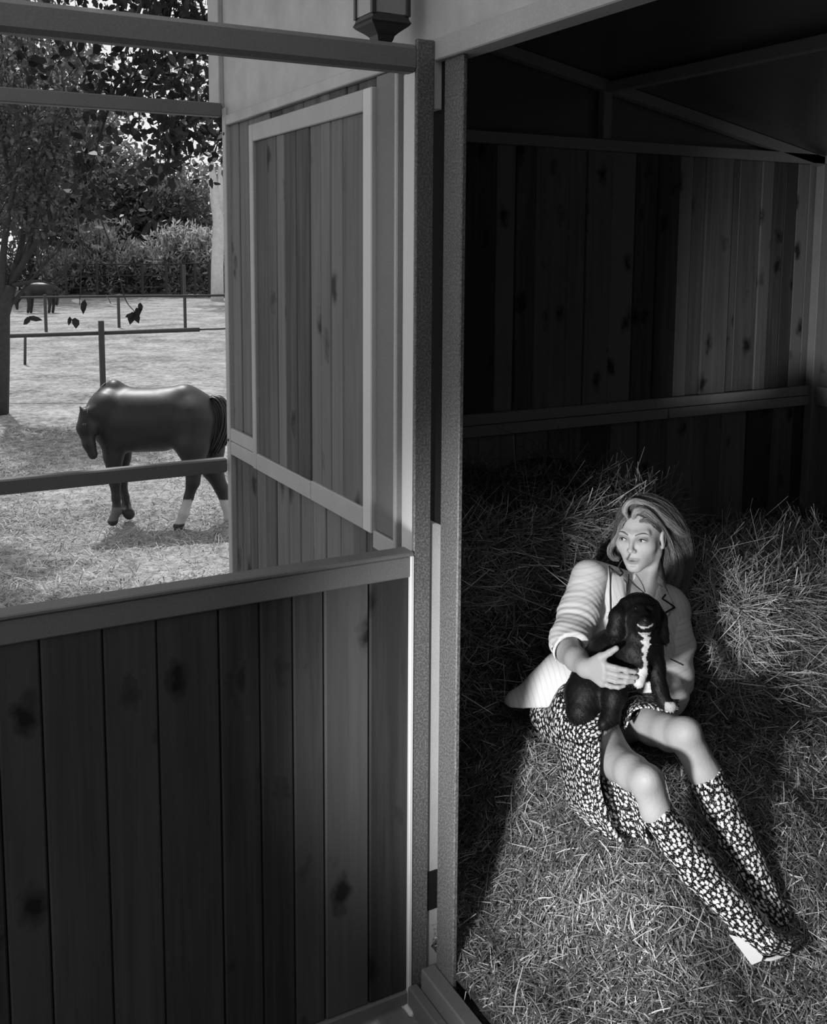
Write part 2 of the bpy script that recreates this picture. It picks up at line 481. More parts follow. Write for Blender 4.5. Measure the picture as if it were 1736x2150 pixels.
# ---- roof: sloping sheet with purlins and rafters
ce = tag(empty('ceiling', (0.7, 1.7, 2.8)), kind='structure')
def slab(name, x0, x1, y0, y1, off, th, mat, parent):
    k = MB()
    z = lambda y: roof_z(y) + off
    k.add([(x0,y0,z(y0)),(x1,y0,z(y0)),(x1,y1,z(y1)),(x0,y1,z(y1)),(x0,y0,z(y0)+th),(x1,y0,z(y0)+th),(x1,y1,z(y1)+th),(x0,y1,z(y1)+th)],
          [(0,3,2,1),(4,5,6,7),(0,1,5,4),(1,2,6,5),(2,3,7,6),(3,0,4,7)])
    return k.build(name, mat, parent)
for i in range(5):
    x0 = XS - 0.2 + i * 1.0
    slab('roof_sheet', x0, min(x0 + 0.998, XE + 0.25), -0.30, YB + 0.25, 0.0, 0.012, M['sheet_roof'], ce)
slab('rafter', XS, XS + 0.045, 0.02, YB, -0.055, 0.052, M['steel_stall'], ce)
slab('rafter', 0.62, 0.67, 0.02, YB, -0.055, 0.052, M['steel_stall'], ce)
slab('rafter', 2.4, 2.45, 0.02, YB, -0.055, 0.052, M['steel_stall'], ce)
boxo('purlin', (XS + 0.045, 1.865, roof_z(1.865) - 0.065), (XE, 1.915, roof_z(1.915) - 0.005), M['steel_stall'], ce)

# ---- half partition beside the camera: planks in a steel frame, open above
pt = empty('stable_partition', (0, -1.4, GZ))
tag(pt, 'dark plank half-height partition in a grey steel frame with an open top', 'partition')
YP = -3.2
pe = [-0.070, -0.188, -0.314, -0.398, -0.485, -0.587, -0.736, -0.858, -0.993, -1.085, -1.21, -1.33, -1.44, -1.57, -1.70, -1.81, -1.94, -2.06, -2.2, -2.31, -2.45, -2.58, -2.7, -2.83, -2.96, -3.08, YP]
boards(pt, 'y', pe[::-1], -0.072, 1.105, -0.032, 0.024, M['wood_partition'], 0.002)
boxo('backing', (-0.044, YP, -0.10), (-0.034, -0.064, 1.11), M['dark_gap'], pt, 0)  # dark sheet added behind the planks to block light through the gaps
boxo('top_rail', (-0.045, YP, 1.102), (0.0, -0.064, 1.160), M['steel_rail'], pt, 0.004)
boxo('rail_cap', (-0.052, YP, 1.160), (0.005, -0.064, 1.171), M['steel_rail'], pt, 0.003)
boxo('bottom_rail', (-0.045, YP, -0.112), (0.0, -0.064, -0.072), M['steel_rail'], pt, 0.004)
boxo('end_stile', (-0.020, -0.074, -0.112), (0.004, -0.063, 1.160), M['steel_bright'], pt, 0.002)  # toned bright to paint in the lamplight along this frame edge
boxo('top_beam', (-0.05, YP, 2.385), (0.0, -0.055, 2.452), M['steel_rail'], pt, 0.011)
boxo('corner_post', (-0.055, YP - 0.05, GZ), (0.0, YP, 2.466), M['steel_post'], pt, 0.004)

# ---- pen frame on the far side, closed by a single rail
pf = empty('pen_frame', (XS, -1.6, GZ))
tag(pf, 'grey steel overhead beam and low rail leaving the corner of the plank wall', 'fence')
boxo('overhead_beam', (XS - 0.05, -3.2, 2.468), (XS, -0.012, 2.520), M['steel_rail'], pf, 0.004)
m_dr = steel('steel_dark', 0.13, 0.3)
boxo('rail', (XS - 0.045, -3.2, 1.042), (XS, -0.012, 1.100), m_dr, pf, 0.006)
boxo('upright', (XS - 0.05, -3.25, -0.25), (XS, -3.2, 2.52), M['steel_rail'], pf, 0.004)

# ---- lantern on the gable sheet
ln = empty('wall_lantern', (-0.108, -0.11, 2.47))
tag(ln, 'black metal wall lantern with glass sides above the door posts', 'lantern')
def frustum(name, cx, cy, rings, mat, parent, n=4, rot=math.pi / 4):
    k = MB(); vs = []; fs = []
    for z, r in rings:
        for i in range(n):
            a = rot + 2 * math.pi * i / n
            vs.append((cx + r * math.cos(a), cy + r * math.sin(a), z))
    for i in range(len(rings) - 1):
        for j in range(n):
            fs.append((i*n+j, i*n+(j+1)%n, (i+1)*n+(j+1)%n, (i+1)*n+j))
    fs.append(tuple(range(n-1, -1, -1))); fs.append(tuple((len(rings)-1)*n+j for j in range(n)))
    k.add(vs, fs)
    return k.build(name, mat, parent)
LX, LY = -0.108, -0.105
frustum('base', LX, LY, [(2.462, 0.020), (2.474, 0.030), (2.484, 0.034), (2.492, 0.046), (2.506, 0.072), (2.512, 0.078), (2.520, 0.072), (2.530, 0.070)], M['black_metal'], ln)
frustum('finial', LX, LY, [(2.448, 0.004), (2.455, 0.010), (2.462, 0.008)], M['black_metal'], ln, 8)
mg, nt, b = nmat('lantern_glass', 0.25, 0.5); b.inputs['Base Color'].default_value = (0.45, 0.45, 0.45, 1); b.inputs['Transmission Weight'].default_value = 0.5
for s, (dx, dy) in enumerate(((1, 0), (-1, 0), (0, 1), (0, -1))):
    w = 0.046
    if dx: boxo('pane', (LX + dx * 0.0485 - 0.0012, LY - w, 2.532), (LX + dx * 0.0485 + 0.0012, LY + w, 2.73), mg, ln, 0)
    else: boxo('pane', (LX - w, LY + dy * 0.0485 - 0.0012, 2.532), (LX + w, LY + dy * 0.0485 + 0.0012, 2.73), mg, ln, 0)
for sx in (-1, 1):
    for sy in (-1, 1):
        boxo('corner_bar', (LX + sx * 0.048 - 0.006, LY + sy * 0.048 - 0.006, 2.528), (LX + sx * 0.048 + 0.006, LY + sy * 0.048 + 0.006, 2.735), M['black_metal'], ln, 0.001)
frustum('roof', LX, LY, [(2.732, 0.085), (2.742, 0.085), (2.80, 0.03), (2.815, 0.012), (2.84, 0.008)], M['black_metal'], ln)
boxo('back_plate', (LX - 0.03, -0.012, 2.60), (LX + 0.03, 0.0, 2.82), M['black_metal'], ln, 0.004)
tubeo('arm', [(LX, -0.012, 2.79), (LX, -0.06, 2.85), (LX, LY, 2.85), (LX, LY, 2.835)], 0.008, M['black_metal'], ln)
boxo('candle', (LX - 0.014, LY - 0.014, 2.53), (LX + 0.014, LY + 0.014, 2.64), M['steel_light'], ln, 0.004)

# ---- unseen dark wall added behind the camera to keep light off the partition
wo = tag(empty('shade_wall', (3.6, -2.5, GZ)), kind='structure')
boxo('sheet', (3.55, -6.0, GZ), (3.6, 0.0, 3.4), M['wood_partition'], wo, 0)
# ================================================================== outdoors
def ground_z(x, y):
    t = np.clip((-1.7 - np.asarray(x, float)) / 5.3, 0, 1)
    t = t * t * (3 - 2 * t)
    return GZ - 0.02 - 0.46 * t

def on_ground(x, y):
    """point of the paddock seen at pixel x, y"""
    d = CF + CX * ((x - PPX) / FPX) - CY * ((y - PPY) / FPX)
    z = -0.6
    for _ in range(6):
        t = (z - CAM_LOC[2]) / d[2]; P = CAM_LOC + t * d; z = float(ground_z(P[0], P[1]))
    return P

gx = np.concatenate([np.linspace(-140, -20, 25), np.linspace(-18, 12, 101)])
gy = np.concatenate([np.linspace(-90, -12, 14), np.linspace(-10, 14, 81), np.linspace(17, 90, 13)])
GX, GY = np.meshgrid(gx, gy, indexing='ij')
GZZ = ground_z(GX, GY) + 0.02 * np.sin(GX * 2.1) * np.sin(GY * 1.7) * (GX < -3)
idx = np.arange(GX.size).reshape(GX.shape)
Fg = np.stack([idx[:-1, :-1], idx[1:, :-1], idx[1:, 1:], idx[:-1, 1:]], -1).reshape(-1, 4)
m, nt, b = nmat('dry_paddock', 0.95, 0.05)
pos = geo_pos(nt)
n1 = noise(nt, pos, 0.9, 4, 0.6); n2 = noise(nt, pos, 9.0, 5, 0.7); n3 = noise(nt, pos, 60.0, 3, 0.7)
f = mathn(nt, 'ADD', mathn(nt, 'MULTIPLY', n1, 0.30), mathn(nt, 'MULTIPLY', n2, 0.40))
f = mathn(nt, 'ADD', f, mathn(nt, 'MULTIPLY', n3, 0.30))
nt.links.new(ramp(nt, [(0.37, 0.04), (0.47, 0.20), (0.60, 0.42)], f), b.inputs['Base Color'])
bump(nt, b, n2, 0.5, 0.05)
gr = link('ground', mesh_np('ground', np.stack([GX, GY, GZZ], -1).reshape(-1, 3), Fg), m)
tag(gr, kind='structure')

def blades(P, T, Nn, length, width, bend, seed=0):
    """straw blades as bent strips: P base points, T directions, Nn side vectors"""
    n = len(P)
    T = T / np.linalg.norm(T, axis=1, keepdims=True)
    S = np.cross(T, Nn); S /= (np.linalg.norm(S, axis=1, keepdims=True) + 1e-9)
    U = np.cross(S, T)
    L = length[:, None]; W = width[:, None]; B = bend[:, None]
    a = P; m_ = P + T * L * 0.5 + U * B * L; e = P + T * L
    V = np.stack([a - S * W * .5, a + S * W * .5, m_ - S * W * .5, m_ + S * W * .5, e - S * W * .3, e + S * W * .3], 1).reshape(-1, 3)
    i = (np.arange(n) * 6)[:, None]
    F = np.concatenate([i + np.array([0, 1, 3, 2]), i + np.array([2, 3, 5, 4])])
    tone = np.repeat(np.random.default_rng(seed).random(n), 6)
    return V, F, tone

def straw_mat(name, lo, hi, rough=0.7, trans=0.0):
    m, nt, b = nmat(name, rough, 0.15)
    a = nt.nodes.new('ShaderNodeAttribute'); a.attribute_name = 'tone'
    nt.links.new(ramp(nt, [(0.0, lo), (0.75, (lo + hi) * .5), (1.0, hi)], a.outputs['Fac']), b.inputs['Base Color'])
    if trans:
        out = [n for n in nt.nodes if n.type == 'OUTPUT_MATERIAL'][0]
        t = nt.nodes.new('ShaderNodeBsdfTranslucent'); mx = nt.nodes.new('ShaderNodeMixShader')
        mx.inputs[0].default_value = trans
        t.inputs[0].default_value = ((lo + hi) * .6,) * 3 + (1,)
        nt.links.new(b.outputs[0], mx.inputs[1]); nt.links.new(t.outputs[0], mx.inputs[2]); nt.links.new(mx.outputs[0], out.inputs[0])
    return m

# short dry grass and scattered straw near the pen
n = 60000
r_ = np.random.default_rng(5)
u = r_.random(n) ** 1.5
gxx = -1.8 - u * 11; gyy = -1.6 + r_.random(n) * (2.4 + u * 4.5)
k = (gxx < XS - 0.1) | (gyy < -0.1)
gxx, gyy = gxx[k], gyy[k]; n = len(gxx)
P = np.stack([gxx, gyy, ground_z(gxx, gyy) + 0.0], -1)
an = r_.random(n) * 6.283; T = np.stack([np.cos(an), np.sin(an), r_.random(n) ** 2 * 0.7], -1)
V, F, t = blades(P, T, np.tile([0, 0, 1.0], (n, 1)) + r_.normal(0, .3, (n, 3)), r_.uniform(.04, .13, n), r_.uniform(.003, .008, n), r_.uniform(0, .15, n))
o = link('dry_grass', mesh_np('dry_grass', V, F, False, t), straw_mat('dry_grass', 0.14, 0.55))
tag(o, 'pale dry grass and straw litter on the paddock ground', 'grass', kind='stuff')

# ---- fences
M['fence'] = plain('fence_paint', 0.05, 0.6, 0.3, 0.3, 20)
M['fence_far'] = plain('fence_far', 0.035, 0.7, 0.3, 0.2, 20)
def post(parent, x, ytop, ybase, w):
    B = on_ground(x, ybase); d = (B - CAM_LOC) @ CF
    T = at(x, ytop, d)
    boxo('post', (B[0] - w/2, B[1] - w/2, B[2] - 0.1), (B[0] + w/2, B[1] + w/2, T[2]), M['fence'] , parent, 0.008)
    return B, d
f1 = empty('paddock_fence', on_ground(217, 835))
tag(f1, 'dark pipe fence with a thick square post behind the walking horse', 'fence')
B, d = post(f1, 217, 672, 835, 0.088)
dr = d
tubeo('rail', [at(-160, 713, d + 0.5), at(0, 706, d), at(215, 699, d - .06), at(419, 692, d)], 0.037, M['fence'], f1)
tubeo('cable', [at(419, 692, d), at(474, 690, d), at(640, 684, d)], 0.016, M['fence'], f1, 6)
post(f1, 640, 655, 830, 0.088); post(f1, -160, 676, 838, 0.088)
B2 = on_ground(52, 766)
tubeo('stake', [B2 - np.array([0, 0, .1]), at(53, 700, (B2 - CAM_LOC) @ CF)], 0.03, M['fence'], f1, 6)

f2 = empty('pasture_fence', on_ground(250, 688))
tag(f2, 'thin rail fence with slim posts in the middle of the pasture', 'fence')
for x, yt, yb_ in ((97, 618, 697), (250, 618, 688), (389, 556, 688), (560, 612, 683), (-60, 622, 700)):
    post(f2, x, yt, yb_, 0.085)
d2 = 31.5
tubeo('rail', [at(-60, 626, d2), at(97, 624, d2), at(250, 622, d2), at(389, 621, d2), at(560, 619, d2)], 0.042, M['fence_far'], f2, 6)

f3 = empty('boundary_fence', on_ground(380, 624))
tag(f3, 'dark boundary fence with close posts along the shrubs', 'fence')
d3 = 54.0
for x in (140, 205, 300, 350, 382, 410, 440, 468, 510, 560):
    g = at(x, 627, d3); t_ = at(x, 552 + random.uniform(-3, 3), d3)
    boxo('post', (g[0] - .06, g[1] - .06, ground_z(g[0], 0) - .1), (g[0] + .06, g[1] + .06, t_[2]), M['fence_far'], f3, 0)
for yy in (554, 578, 603):
    tubeo('rail', [at(130, yy + 2, d3), at(340, yy, d3), at(600, yy - 2, d3)], 0.03, M['fence_far'], f3, 5)

# ---- trees
def leaf_mat(name, lo, hi, trans=0.35):
    return straw_mat(name, lo, hi, 0.5, trans)
M['bark'] = plain('bark', 0.055, 0.9, 0.1, 0.4, 18)
M['bark_pale'] = plain('bark_pale', 0.55, 0.8, 0.1, 0.3, 6)
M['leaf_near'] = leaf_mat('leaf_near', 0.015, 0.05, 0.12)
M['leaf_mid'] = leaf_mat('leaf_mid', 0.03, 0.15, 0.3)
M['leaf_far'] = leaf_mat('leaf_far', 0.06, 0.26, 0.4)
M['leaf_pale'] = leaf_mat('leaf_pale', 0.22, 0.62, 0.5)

def leaves(C, size, r, up=0.0, aspect=0.5):
    """diamond leaves at points C with random directions"""
    n = len(C)
    T = r.normal(0, 1, (n, 3)); T[:, 2] += up
    T /= np.linalg.norm(T, axis=1, keepdims=True)
    S = np.cross(T, r.normal(0, 1, (n, 3))); S /= (np.linalg.norm(S, axis=1, keepdims=True) + 1e-9)
    L = (size * r.uniform(.6, 1.3, n))[:, None]; W = L * aspect
    U = np.cross(S, T) * L * .06
    V = np.stack([C, C + T * L * .25 + S * W * .42 + U, C + T * L * .62 + S * W * .40 + U, C + T * L, C + T * L * .62 - S * W * .40 + U, C + T * L * .25 - S * W * .42 + U], 1).reshape(-1, 3)
    F = np.arange(6 * n).reshape(-1, 6)
    return V, F, np.repeat(r.random(n), 6)

def clumps(center, rad, k, per, cr, r):
    """points gathered in k clumps inside an ellipsoid"""
    u = r.normal(0, 1, (k, 3)); u /= np.linalg.norm(u, axis=1, keepdims=True)
    c = np.asarray(center) + u * (r.random((k, 1)) ** (1 / 2.2)) * np.asarray(rad)
    p = np.repeat(c, per, 0) + r.normal(0, 1, (k * per, 3)) * cr * np.repeat(r.uniform(.5, 1.3, k), per)[:, None]
    return p, c

def tree(name, label, base, height, rad, crown_z, k, per, cr, size, mat, seed, bark=None, trunk_r=0.22, group=None, up=0.0, aspect=0.5):
    r = np.random.default_rng(seed)
    root = empty(name, base)
    tag(root, label, 'tree', group)
    base = np.asarray(base, float)
    cc = base + np.array([0, 0, crown_z])
    p, c = clumps(cc, rad, k, per, cr, r)
    p[:, 2] = np.maximum(p[:, 2], base[2] + 0.15)
    V, F, t = leaves(p, size, r, up, aspect)
    o = link('foliage', mesh_np('foliage', V, F, False, t), mat, root); o['kind'] = 'stuff'
    tr = MB()
    top = base + np.array([r.normal(0, .3), r.normal(0, .3), height * .8])
    tr.tube(catmull([base - [0, 0, .2], base * .6 + top * .4 + r.normal(0, .2, 3) * [1, 1, 0], top], 8), np.linspace(trunk_r, trunk_r * .25, 8), 8)
    tr.build('trunk', bark or M['bark'], root)
    br = MB()
    for i in r.choice(len(c), min(14, len(c)), False):
        s = base + (top - base) * r.uniform(.3, .8)
        br.tube([s, (s + c[i]) / 2 + [0, 0, .3], c[i]], [trunk_r * .35, trunk_r * .22, trunk_r * .06], 5)
    o = br.build('branches', bark or M['bark'], root); o['kind'] = 'stuff'
    return root

# multi-stemmed tree beside the paddock, left
bt = on_ground(-6, 872); dt = (bt - CAM_LOC) @ CF
t2 = empty('paddock_tree', bt)
tag(t2, 'dark many-stemmed tree with slanting branches beside the pipe fence', 'tree')
k_ = MB(); k_.tube([bt - np.array([0, 0, .2]), at(2, 760, dt), at(4, 660, dt), at(22, 600, dt)], [.16, .13, .12, .10], 8)
k_.build('trunk', M['bark'], t2)
stems = [[(22, 600), (62, 530), (108, 470), (150, 400), (185, 320), (215, 240)], [(22, 600), (48, 500), (55, 400), (60, 300), (64, 200)], [(4, 660), (8, 520), (28, 400), (40, 300), (30, 180)],
         [(4, 660), (-20, 520), (-30, 380), (-20, 200)], [(62, 530), (70, 470), (90, 380), (110, 280)], [(55, 400), (85, 330), (125, 260)], [(28, 400), (10, 320), (0, 240)], [(108, 470), (100, 400), (120, 320), (160, 240)],
         [(22, 600), (80, 590), (120, 600)], [(4, 660), (40, 620), (90, 560), (130, 520)]]
tips = []
for i, s in enumerate(stems):
    q = catmull(np.array([at(x, y, dt + 0.8 * math.sin(i * 2.1) * (j / len(s))) for j, (x, y) in enumerate(s)]), 14)
    tubeo('stem', q, np.linspace(.062 if i < 4 else .04, .012, 14), M['bark'], t2, 6)
    tips += list(q[5:])
r2 = np.random.default_rng(21)
tw = MB()
for i in range(150):
    s = tips[r2.integers(len(tips))]; e = s + np.array([r2.normal(0, .25), r2.normal(.15, .3), r2.uniform(.2, .9)])
    tw.tube([s, (s + e) / 2 + r2.normal(0, .05, 3), e], [.012, .009, .004], 4); tips.append(e)
o = tw.build('twigs', M['bark'], t2); o['kind'] = 'stuff'
tp = np.array(tips)
C_ = tp[r2.integers(len(tp), size=4200)] + r2.normal(0, .25, (4200, 3))
C_ = C_[C_[:, 2] > 2.15]
cz = bt + np.array([-1.2, -0.6, 5.4])
p2, _ = clumps(cz, (2.4, 2.2, 2.0), 90, 50, .34, r2)
V, F, t = leaves(np.concatenate([C_, p2]), .11, r2)
o = link('foliage', mesh_np('foliage', V, F, False, t), M['leaf_mid'], t2); o['kind'] = 'stuff'

# tall trees behind the pasture
far = [(-60, 640, 52, 'broad dark tree beyond the pasture behind the slanting stems', 14, (5.5, 6, 6), 8, 3),
       (70, 632, 60, 'tall round-headed tree rising behind the grazing horse', 17, (6, 6, 7), 10, 4),
       (165, 630, 66, 'tall dark tree standing between the two sky gaps', 12, (4.2, 4.2, 5.5), 6.5, 5),
       (275, 628, 72, 'lower bushy tree under the brightest gap of sky', 8, (5.5, 5.5, 3.6), 4.2, 6),
       (365, 627, 66, 'leafy tree next to the pale trunk', 8.5, (4.0, 4.0, 3.8), 4.6, 7),
       (640, 630, 60, 'wide tree hidden in part by the plank wall', 13, (5, 5, 5.5), 7.5, 8)]
for x, y, d, lab, h, rad, cz_, sd in far:
    g = at(x, y, d); g[2] = -0.6
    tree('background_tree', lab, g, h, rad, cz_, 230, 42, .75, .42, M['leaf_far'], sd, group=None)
# pale eucalyptus trunk at the plank wall
g = at(456, 628, 50); g[2] = -0.6
eu = empty('pale_trunk_tree', g); tag(eu, 'tree with a bright pale trunk close to the plank wall', 'tree')
k_ = MB()
d_ = 50
k_.tube([g - np.array([0, 0, .2]), at(456, 560, d_), at(459, 470, d_), at(452, 400, d_), at(441, 330, d_)], [.34, .32, .30, .24, .12], 8)
k_.tube([at(459, 470, d_), at(463, 400, d_), at(462, 350, d_)], [.22, .18, .1], 7)
k_.tube([at(455, 470, d_), at(447, 430, d_), at(444, 390, d_)], [.16, .12, .08], 7)
k_.build('trunk', M['bark_pale'], eu)
r3 = np.random.default_rng(31)
p3, _ = clumps(at(470, 190, d_), (3.0, 3.0, 2.6), 60, 40, .6, r3)
V, F, t = leaves(p3, .4, r3); o = link('foliage', mesh_np('foliage', V, F, False, t), M['leaf_far'], eu); o['kind'] = 'stuff'

# shrubs along the boundary fence
shr = [(150, 57, 2.6, 'spiky pale shrub left of the pair of shrubs by the fence posts', M['leaf_pale']), (215, 56, 4.2, 'tallest spiky pale shrub with feathery upright shoots', M['leaf_pale']),
       (300, 58, 3.0, 'low rounded bush with a sunlit top by the boundary fence', M['leaf_pale']), (375, 56, 4.0, 'pale feathery shrub behind the close fence posts', M['leaf_pale']), (440, 56, 3.8, 'pale arching shrub next to the plank wall', M['leaf_pale'])]
for i, (x, d, h, lab, mt) in enumerate(shr):
    r = np.random.default_rng(60 + i)
    g = at(x, 628, d); g[2] = -0.6
    root = empty('shrub', g); tag(root, lab, 'shrub')
    ns = 130
    st = MB(); C = []
    for _ in range(ns):
        a = r.random() * 6.283; out = r.uniform(.2, 1.9); hh = h * r.uniform(.45, 1.0)
        e = g + np.array([math.cos(a) * out, math.sin(a) * out, hh])
        q = [g + np.array([math.cos(a) * .3, math.sin(a) * .3, 0]), g + np.array([math.cos(a) * out * .6, math.sin(a) * out * .6, hh * .6]), e]
        st.tube(q, [.03, .025, .01], 3, cap=False)
        tt = r.random((34, 1)) ** .7
        C.append(q[0] * (1 - tt) ** 2 + 2 * (2 * q[1] - .5 * q[0] - .5 * q[2]) * tt * (1 - tt) + q[2] * tt ** 2 + r.normal(0, .1, (34, 3)))
    o = st.build('stems', M['bark'], root); o['kind'] = 'stuff'
    V, F, t = leaves(np.concatenate(C), .34, r, 0.9, .3)
    o = link('foliage', mesh_np('foliage', V, F, False, t), mt, root); o['kind'] = 'stuff'
# dark hedge under the shrubs
hg = empty('hedge', on_ground(300, 622)); tag(hg, 'low dark hedge running behind the boundary fence', 'hedge')
r = np.random.default_rng(77); C = []
for x in range(-140, 720, 12):
    q = at(x, 605, 60 + r.normal(0, 1)); q[2] = 0.5
    C.append(q + r.normal(0, 1, (120, 3)) * [.7, .7, .75])
V, F, t = leaves(np.concatenate(C), .35, r); V[:, 2] = np.maximum(V[:, 2], -.6)
o = link('foliage', mesh_np('foliage', V, F, False, t), M['leaf_far'], hg); o['kind'] = 'stuff'
st = MB()
for x in range(-140, 720, 30):
    q = at(x, 605, 60); q[2] = -.7; st.tube([q, q + np.array([.2, .1, 1.8])], [.05, .02], 4)
o = st.build('stems', M['bark'], hg); o['kind'] = 'stuff'

# branch of a nearer tree hanging into view: dark leaves on thin twigs
ov = empty('yard_tree', (-3.6, -4.6, float(ground_z(-3.6, 0)))); tag(ov, 'near-black leafy branches of a yard tree hanging down above the pen', 'tree')
tubeo('trunk', catmull([(-3.6, -4.6, -.5), (-3.5, -4.4, 1.5), (-3.4, -4.0, 3.2), (-3.2, -2.6, 4.6), (-3.0, -1.2, 5.2)], 14), np.linspace(.2, .07, 14), M['bark'], ov, 10)
twigs = [[(520, -40), (440, 90), (395, 150), (382, 205)], [(520, 60), (450, 180), (415, 250), (398, 345)], [(330, -60), (300, 90), (255, 165), (215, 235), (205, 300)], [(330, -60), (318, 100), (322, 200), (338, 300), (330, 400)],
         [(520, 160), (470, 250), (450, 330)], [(300, 90), (330, 160), (370, 240)], [(330, -60), (400, 60), (440, 130)], [(100, -60), (150, 80), (190, 160), (230, 200)], [(-40, -60), (40, 90), (90, 170)], [(318, 100), (270, 180), (265, 240)],
         [(440, 90), (350, 130), (300, 200), (290, 280)], [(415, 250), (360, 290), (345, 350)], [(205, 300), (190, 380), (206, 440)], [(160, -40), (240, -12), (330, 4), (430, 14)], [(330, -60), (380, -10), (420, 30)], [(200, -40), (280, 10), (350, 20)]]
r4 = np.random.default_rng(41)
tk = MB(); C = []
limb = catmull([(-3.2, -2.6, 4.6), (-3.4, -1.6, 4.0), (-3.6, -0.4, 3.75), (-3.8, 0.5, 3.7)], 16)
tk.tube(limb, np.linspace(.07, .02, 16), 7)
for s in twigs:
    q0 = at(s[0][0], s[0][1], 6.4); tk.tube([limb[np.argmin(((limb - q0) ** 2).sum(1))], q0], [.014, .009], 5)
for i, s in enumerate(twigs):
    q = catmull(np.array([at(x, y, 6.4 + .5 * math.sin(i * 1.7)) for x, y in s]), 26)
    tk.tube(q, np.linspace(.009, .003, 26), 5)
    for p_ in q:
        C.append(p_ + r4.normal(0, .08, (5, 3)))
o = tk.build('twigs', M['bark'], ov); o['kind'] = 'stuff'
pc, _ = clumps((-3.2, -1.6, 5.6), (1.9, 3.0, 1.2), 420, 34, .22, r4)  # dense crown above the view, added to shade the partition and pen
V, F, t = leaves(np.concatenate(C), .072, r4, -0.5, .62)
pc2, _ = clumps((-9.6, -1.3, 5.9), (2.4, 1.7, 1.2), 170, 30, .22, r4); pc = np.concatenate([pc, pc2])  # crown extension added overhead to throw dappled shade on the paddock
tk2 = MB(); tk2.tube(catmull([(-3.4, -4.0, 3.2), (-6, -2.8, 4.8), (-8.5, -1.6, 5.6), (-10.5, -1.0, 6.0)], 12), np.linspace(.12, .03, 12), 7); o = tk2.build('limb', M['bark'], ov)
V2, F2, t2_ = leaves(pc, .16, r4, -0.3, .62)
F = np.concatenate([F, F2 + len(V)]); V = np.concatenate([V, V2]); t = np.concatenate([t, t2_])
o = link('foliage', mesh_np('foliage', V, F, False, t), M['leaf_near'], ov); o['kind'] = 'stuff'
tk = MB(); C = []
for s, lf in (([(205, 440), (240, 540), (262, 625), (283, 655)], [(228, 628), (283, 657), (292, 646), (278, 664)]), ([(160, 430), (170, 560), (167, 640)], [(155, 675), (167, 645), (182, 640), (62, 675)]), ([(330, 400), (320, 450), (330, 490)], [(300, 415), (325, 430), (338, 440), (318, 470), (282, 455)])):
    q = catmull(np.array([at(x, y, 6.5) for x, y in s]), 16); tk.tube(q, np.linspace(.005, .0025, 16), 4)
    for x, y in lf: C.append(at(x, y - 8, 6.5) + r4.normal(0, .012, (2, 3)))
o = tk.build('drooping_twigs', M['bark'], ov); o['kind'] = 'stuff'
V, F, t = leaves(np.concatenate(C), .085, r4, -1.6, .6)
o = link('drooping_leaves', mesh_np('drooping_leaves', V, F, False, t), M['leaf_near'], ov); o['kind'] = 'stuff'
# ================================================================== hay
def sst(t):
    t = np.clip(t, 0, 1); return t * t * (3 - 2 * t)

def vnoise(P, freq, seed):
    """cheap smooth pseudo-noise from sines"""
    r = np.random.default_rng(seed); out = 0
    for k in range(5):
        w = r.normal(0, 1, 3) * freq * (1.0 + .45 * k); out = out + np.sin(P @ w + r.random() * 6.283) / (1 + .5 * k)
    return out / 3.0

def hay_z(x, y):
    x = np.asarray(x, float); y = np.asarray(y, float)
    h = 0.085 + 0.33 * sst((0.78 - x) / 0.65) * sst((y - 0.12) / 0.45)
    P = np.stack([x, y, 0 * x], -1)
    h = h - 0.085 * np.exp(-(((x - .60) / .20) ** 2 + ((y - .64) / .20) ** 2))
    h = h + 0.034 * vnoise(P, 5.0, 3) * sst((y - 0.05) / .3) + 0.026 * vnoise(P, 13.0, 4) + 0.008 * vnoise(P, 40.0, 6)
    return h * sst((y + .06) / .14)

hx = np.linspace(XS, XE - 0.01, 150); hy = np.linspace(0.004, YB - 0.002, 120)
HX, HY = np.meshgrid(hx, hy, indexing='ij')
idx = np.arange(HX.size).reshape(HX.shape)
Fh_ = np.stack([idx[:-1, :-1], idx[1:, :-1], idx[1:, 1:], idx[:-1, 1:]], -1).reshape(-1, 4)
m, nt, b = nmat('hay_mat', 0.95, 0.05)
pos = geo_pos(nt)
n1 = noise(nt, pos, 70, 4, 0.7, 1.5); n2 = noise(nt, pos, 14, 3, 0.6)
nt.links.new(ramp(nt, [(0.38, 0.02), (0.55, 0.09), (0.72, 0.26)], mathn(nt, 'ADD', mathn(nt, 'MULTIPLY', n1, .7), mathn(nt, 'MULTIPLY', n2, .3))), b.inputs['Base Color'])
bump(nt, b, n1, 0.8, 0.02)
M['hay_core'] = m
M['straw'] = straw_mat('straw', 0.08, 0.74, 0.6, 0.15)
hb = empty('hay_bed', (0.4, 1.2, 0)); tag(hb, 'loose straw bedding spread over the stall floor', 'straw', kind='stuff')
o = link('litter', mesh_np('litter', np.stack([HX, HY, hay_z(HX, HY) - 0.012], -1).reshape(-1, 3), Fh_), M['hay_core'], hb); o['kind'] = 'stuff'
rh = np.random.default_rng(9)
n = 140000
k = int(n * .8)
bx = np.concatenate([rh.uniform(-.75, 1.0, k), rh.uniform(XS + .03, 2.4, n - k)]); by = np.concatenate([rh.uniform(.02, 1.9, k), rh.uniform(.02, 3.3, n - k)])
P = np.stack([bx, by, hay_z(bx, by) - .006 + rh.normal(0, .006, n)], -1)
an = rh.random(n) * 6.283
T = np.stack([np.cos(an), np.sin(an), np.abs(rh.normal(0, .28, n))], -1)
gxx_ = (hay_z(bx + .02, by) - hay_z(bx - .02, by)) / .04; gyy_ = (hay_z(bx, by + .02) - hay_z(bx, by - .02)) / .04
T[:, 2] += T[:, 0] * gxx_ + T[:, 1] * gyy_
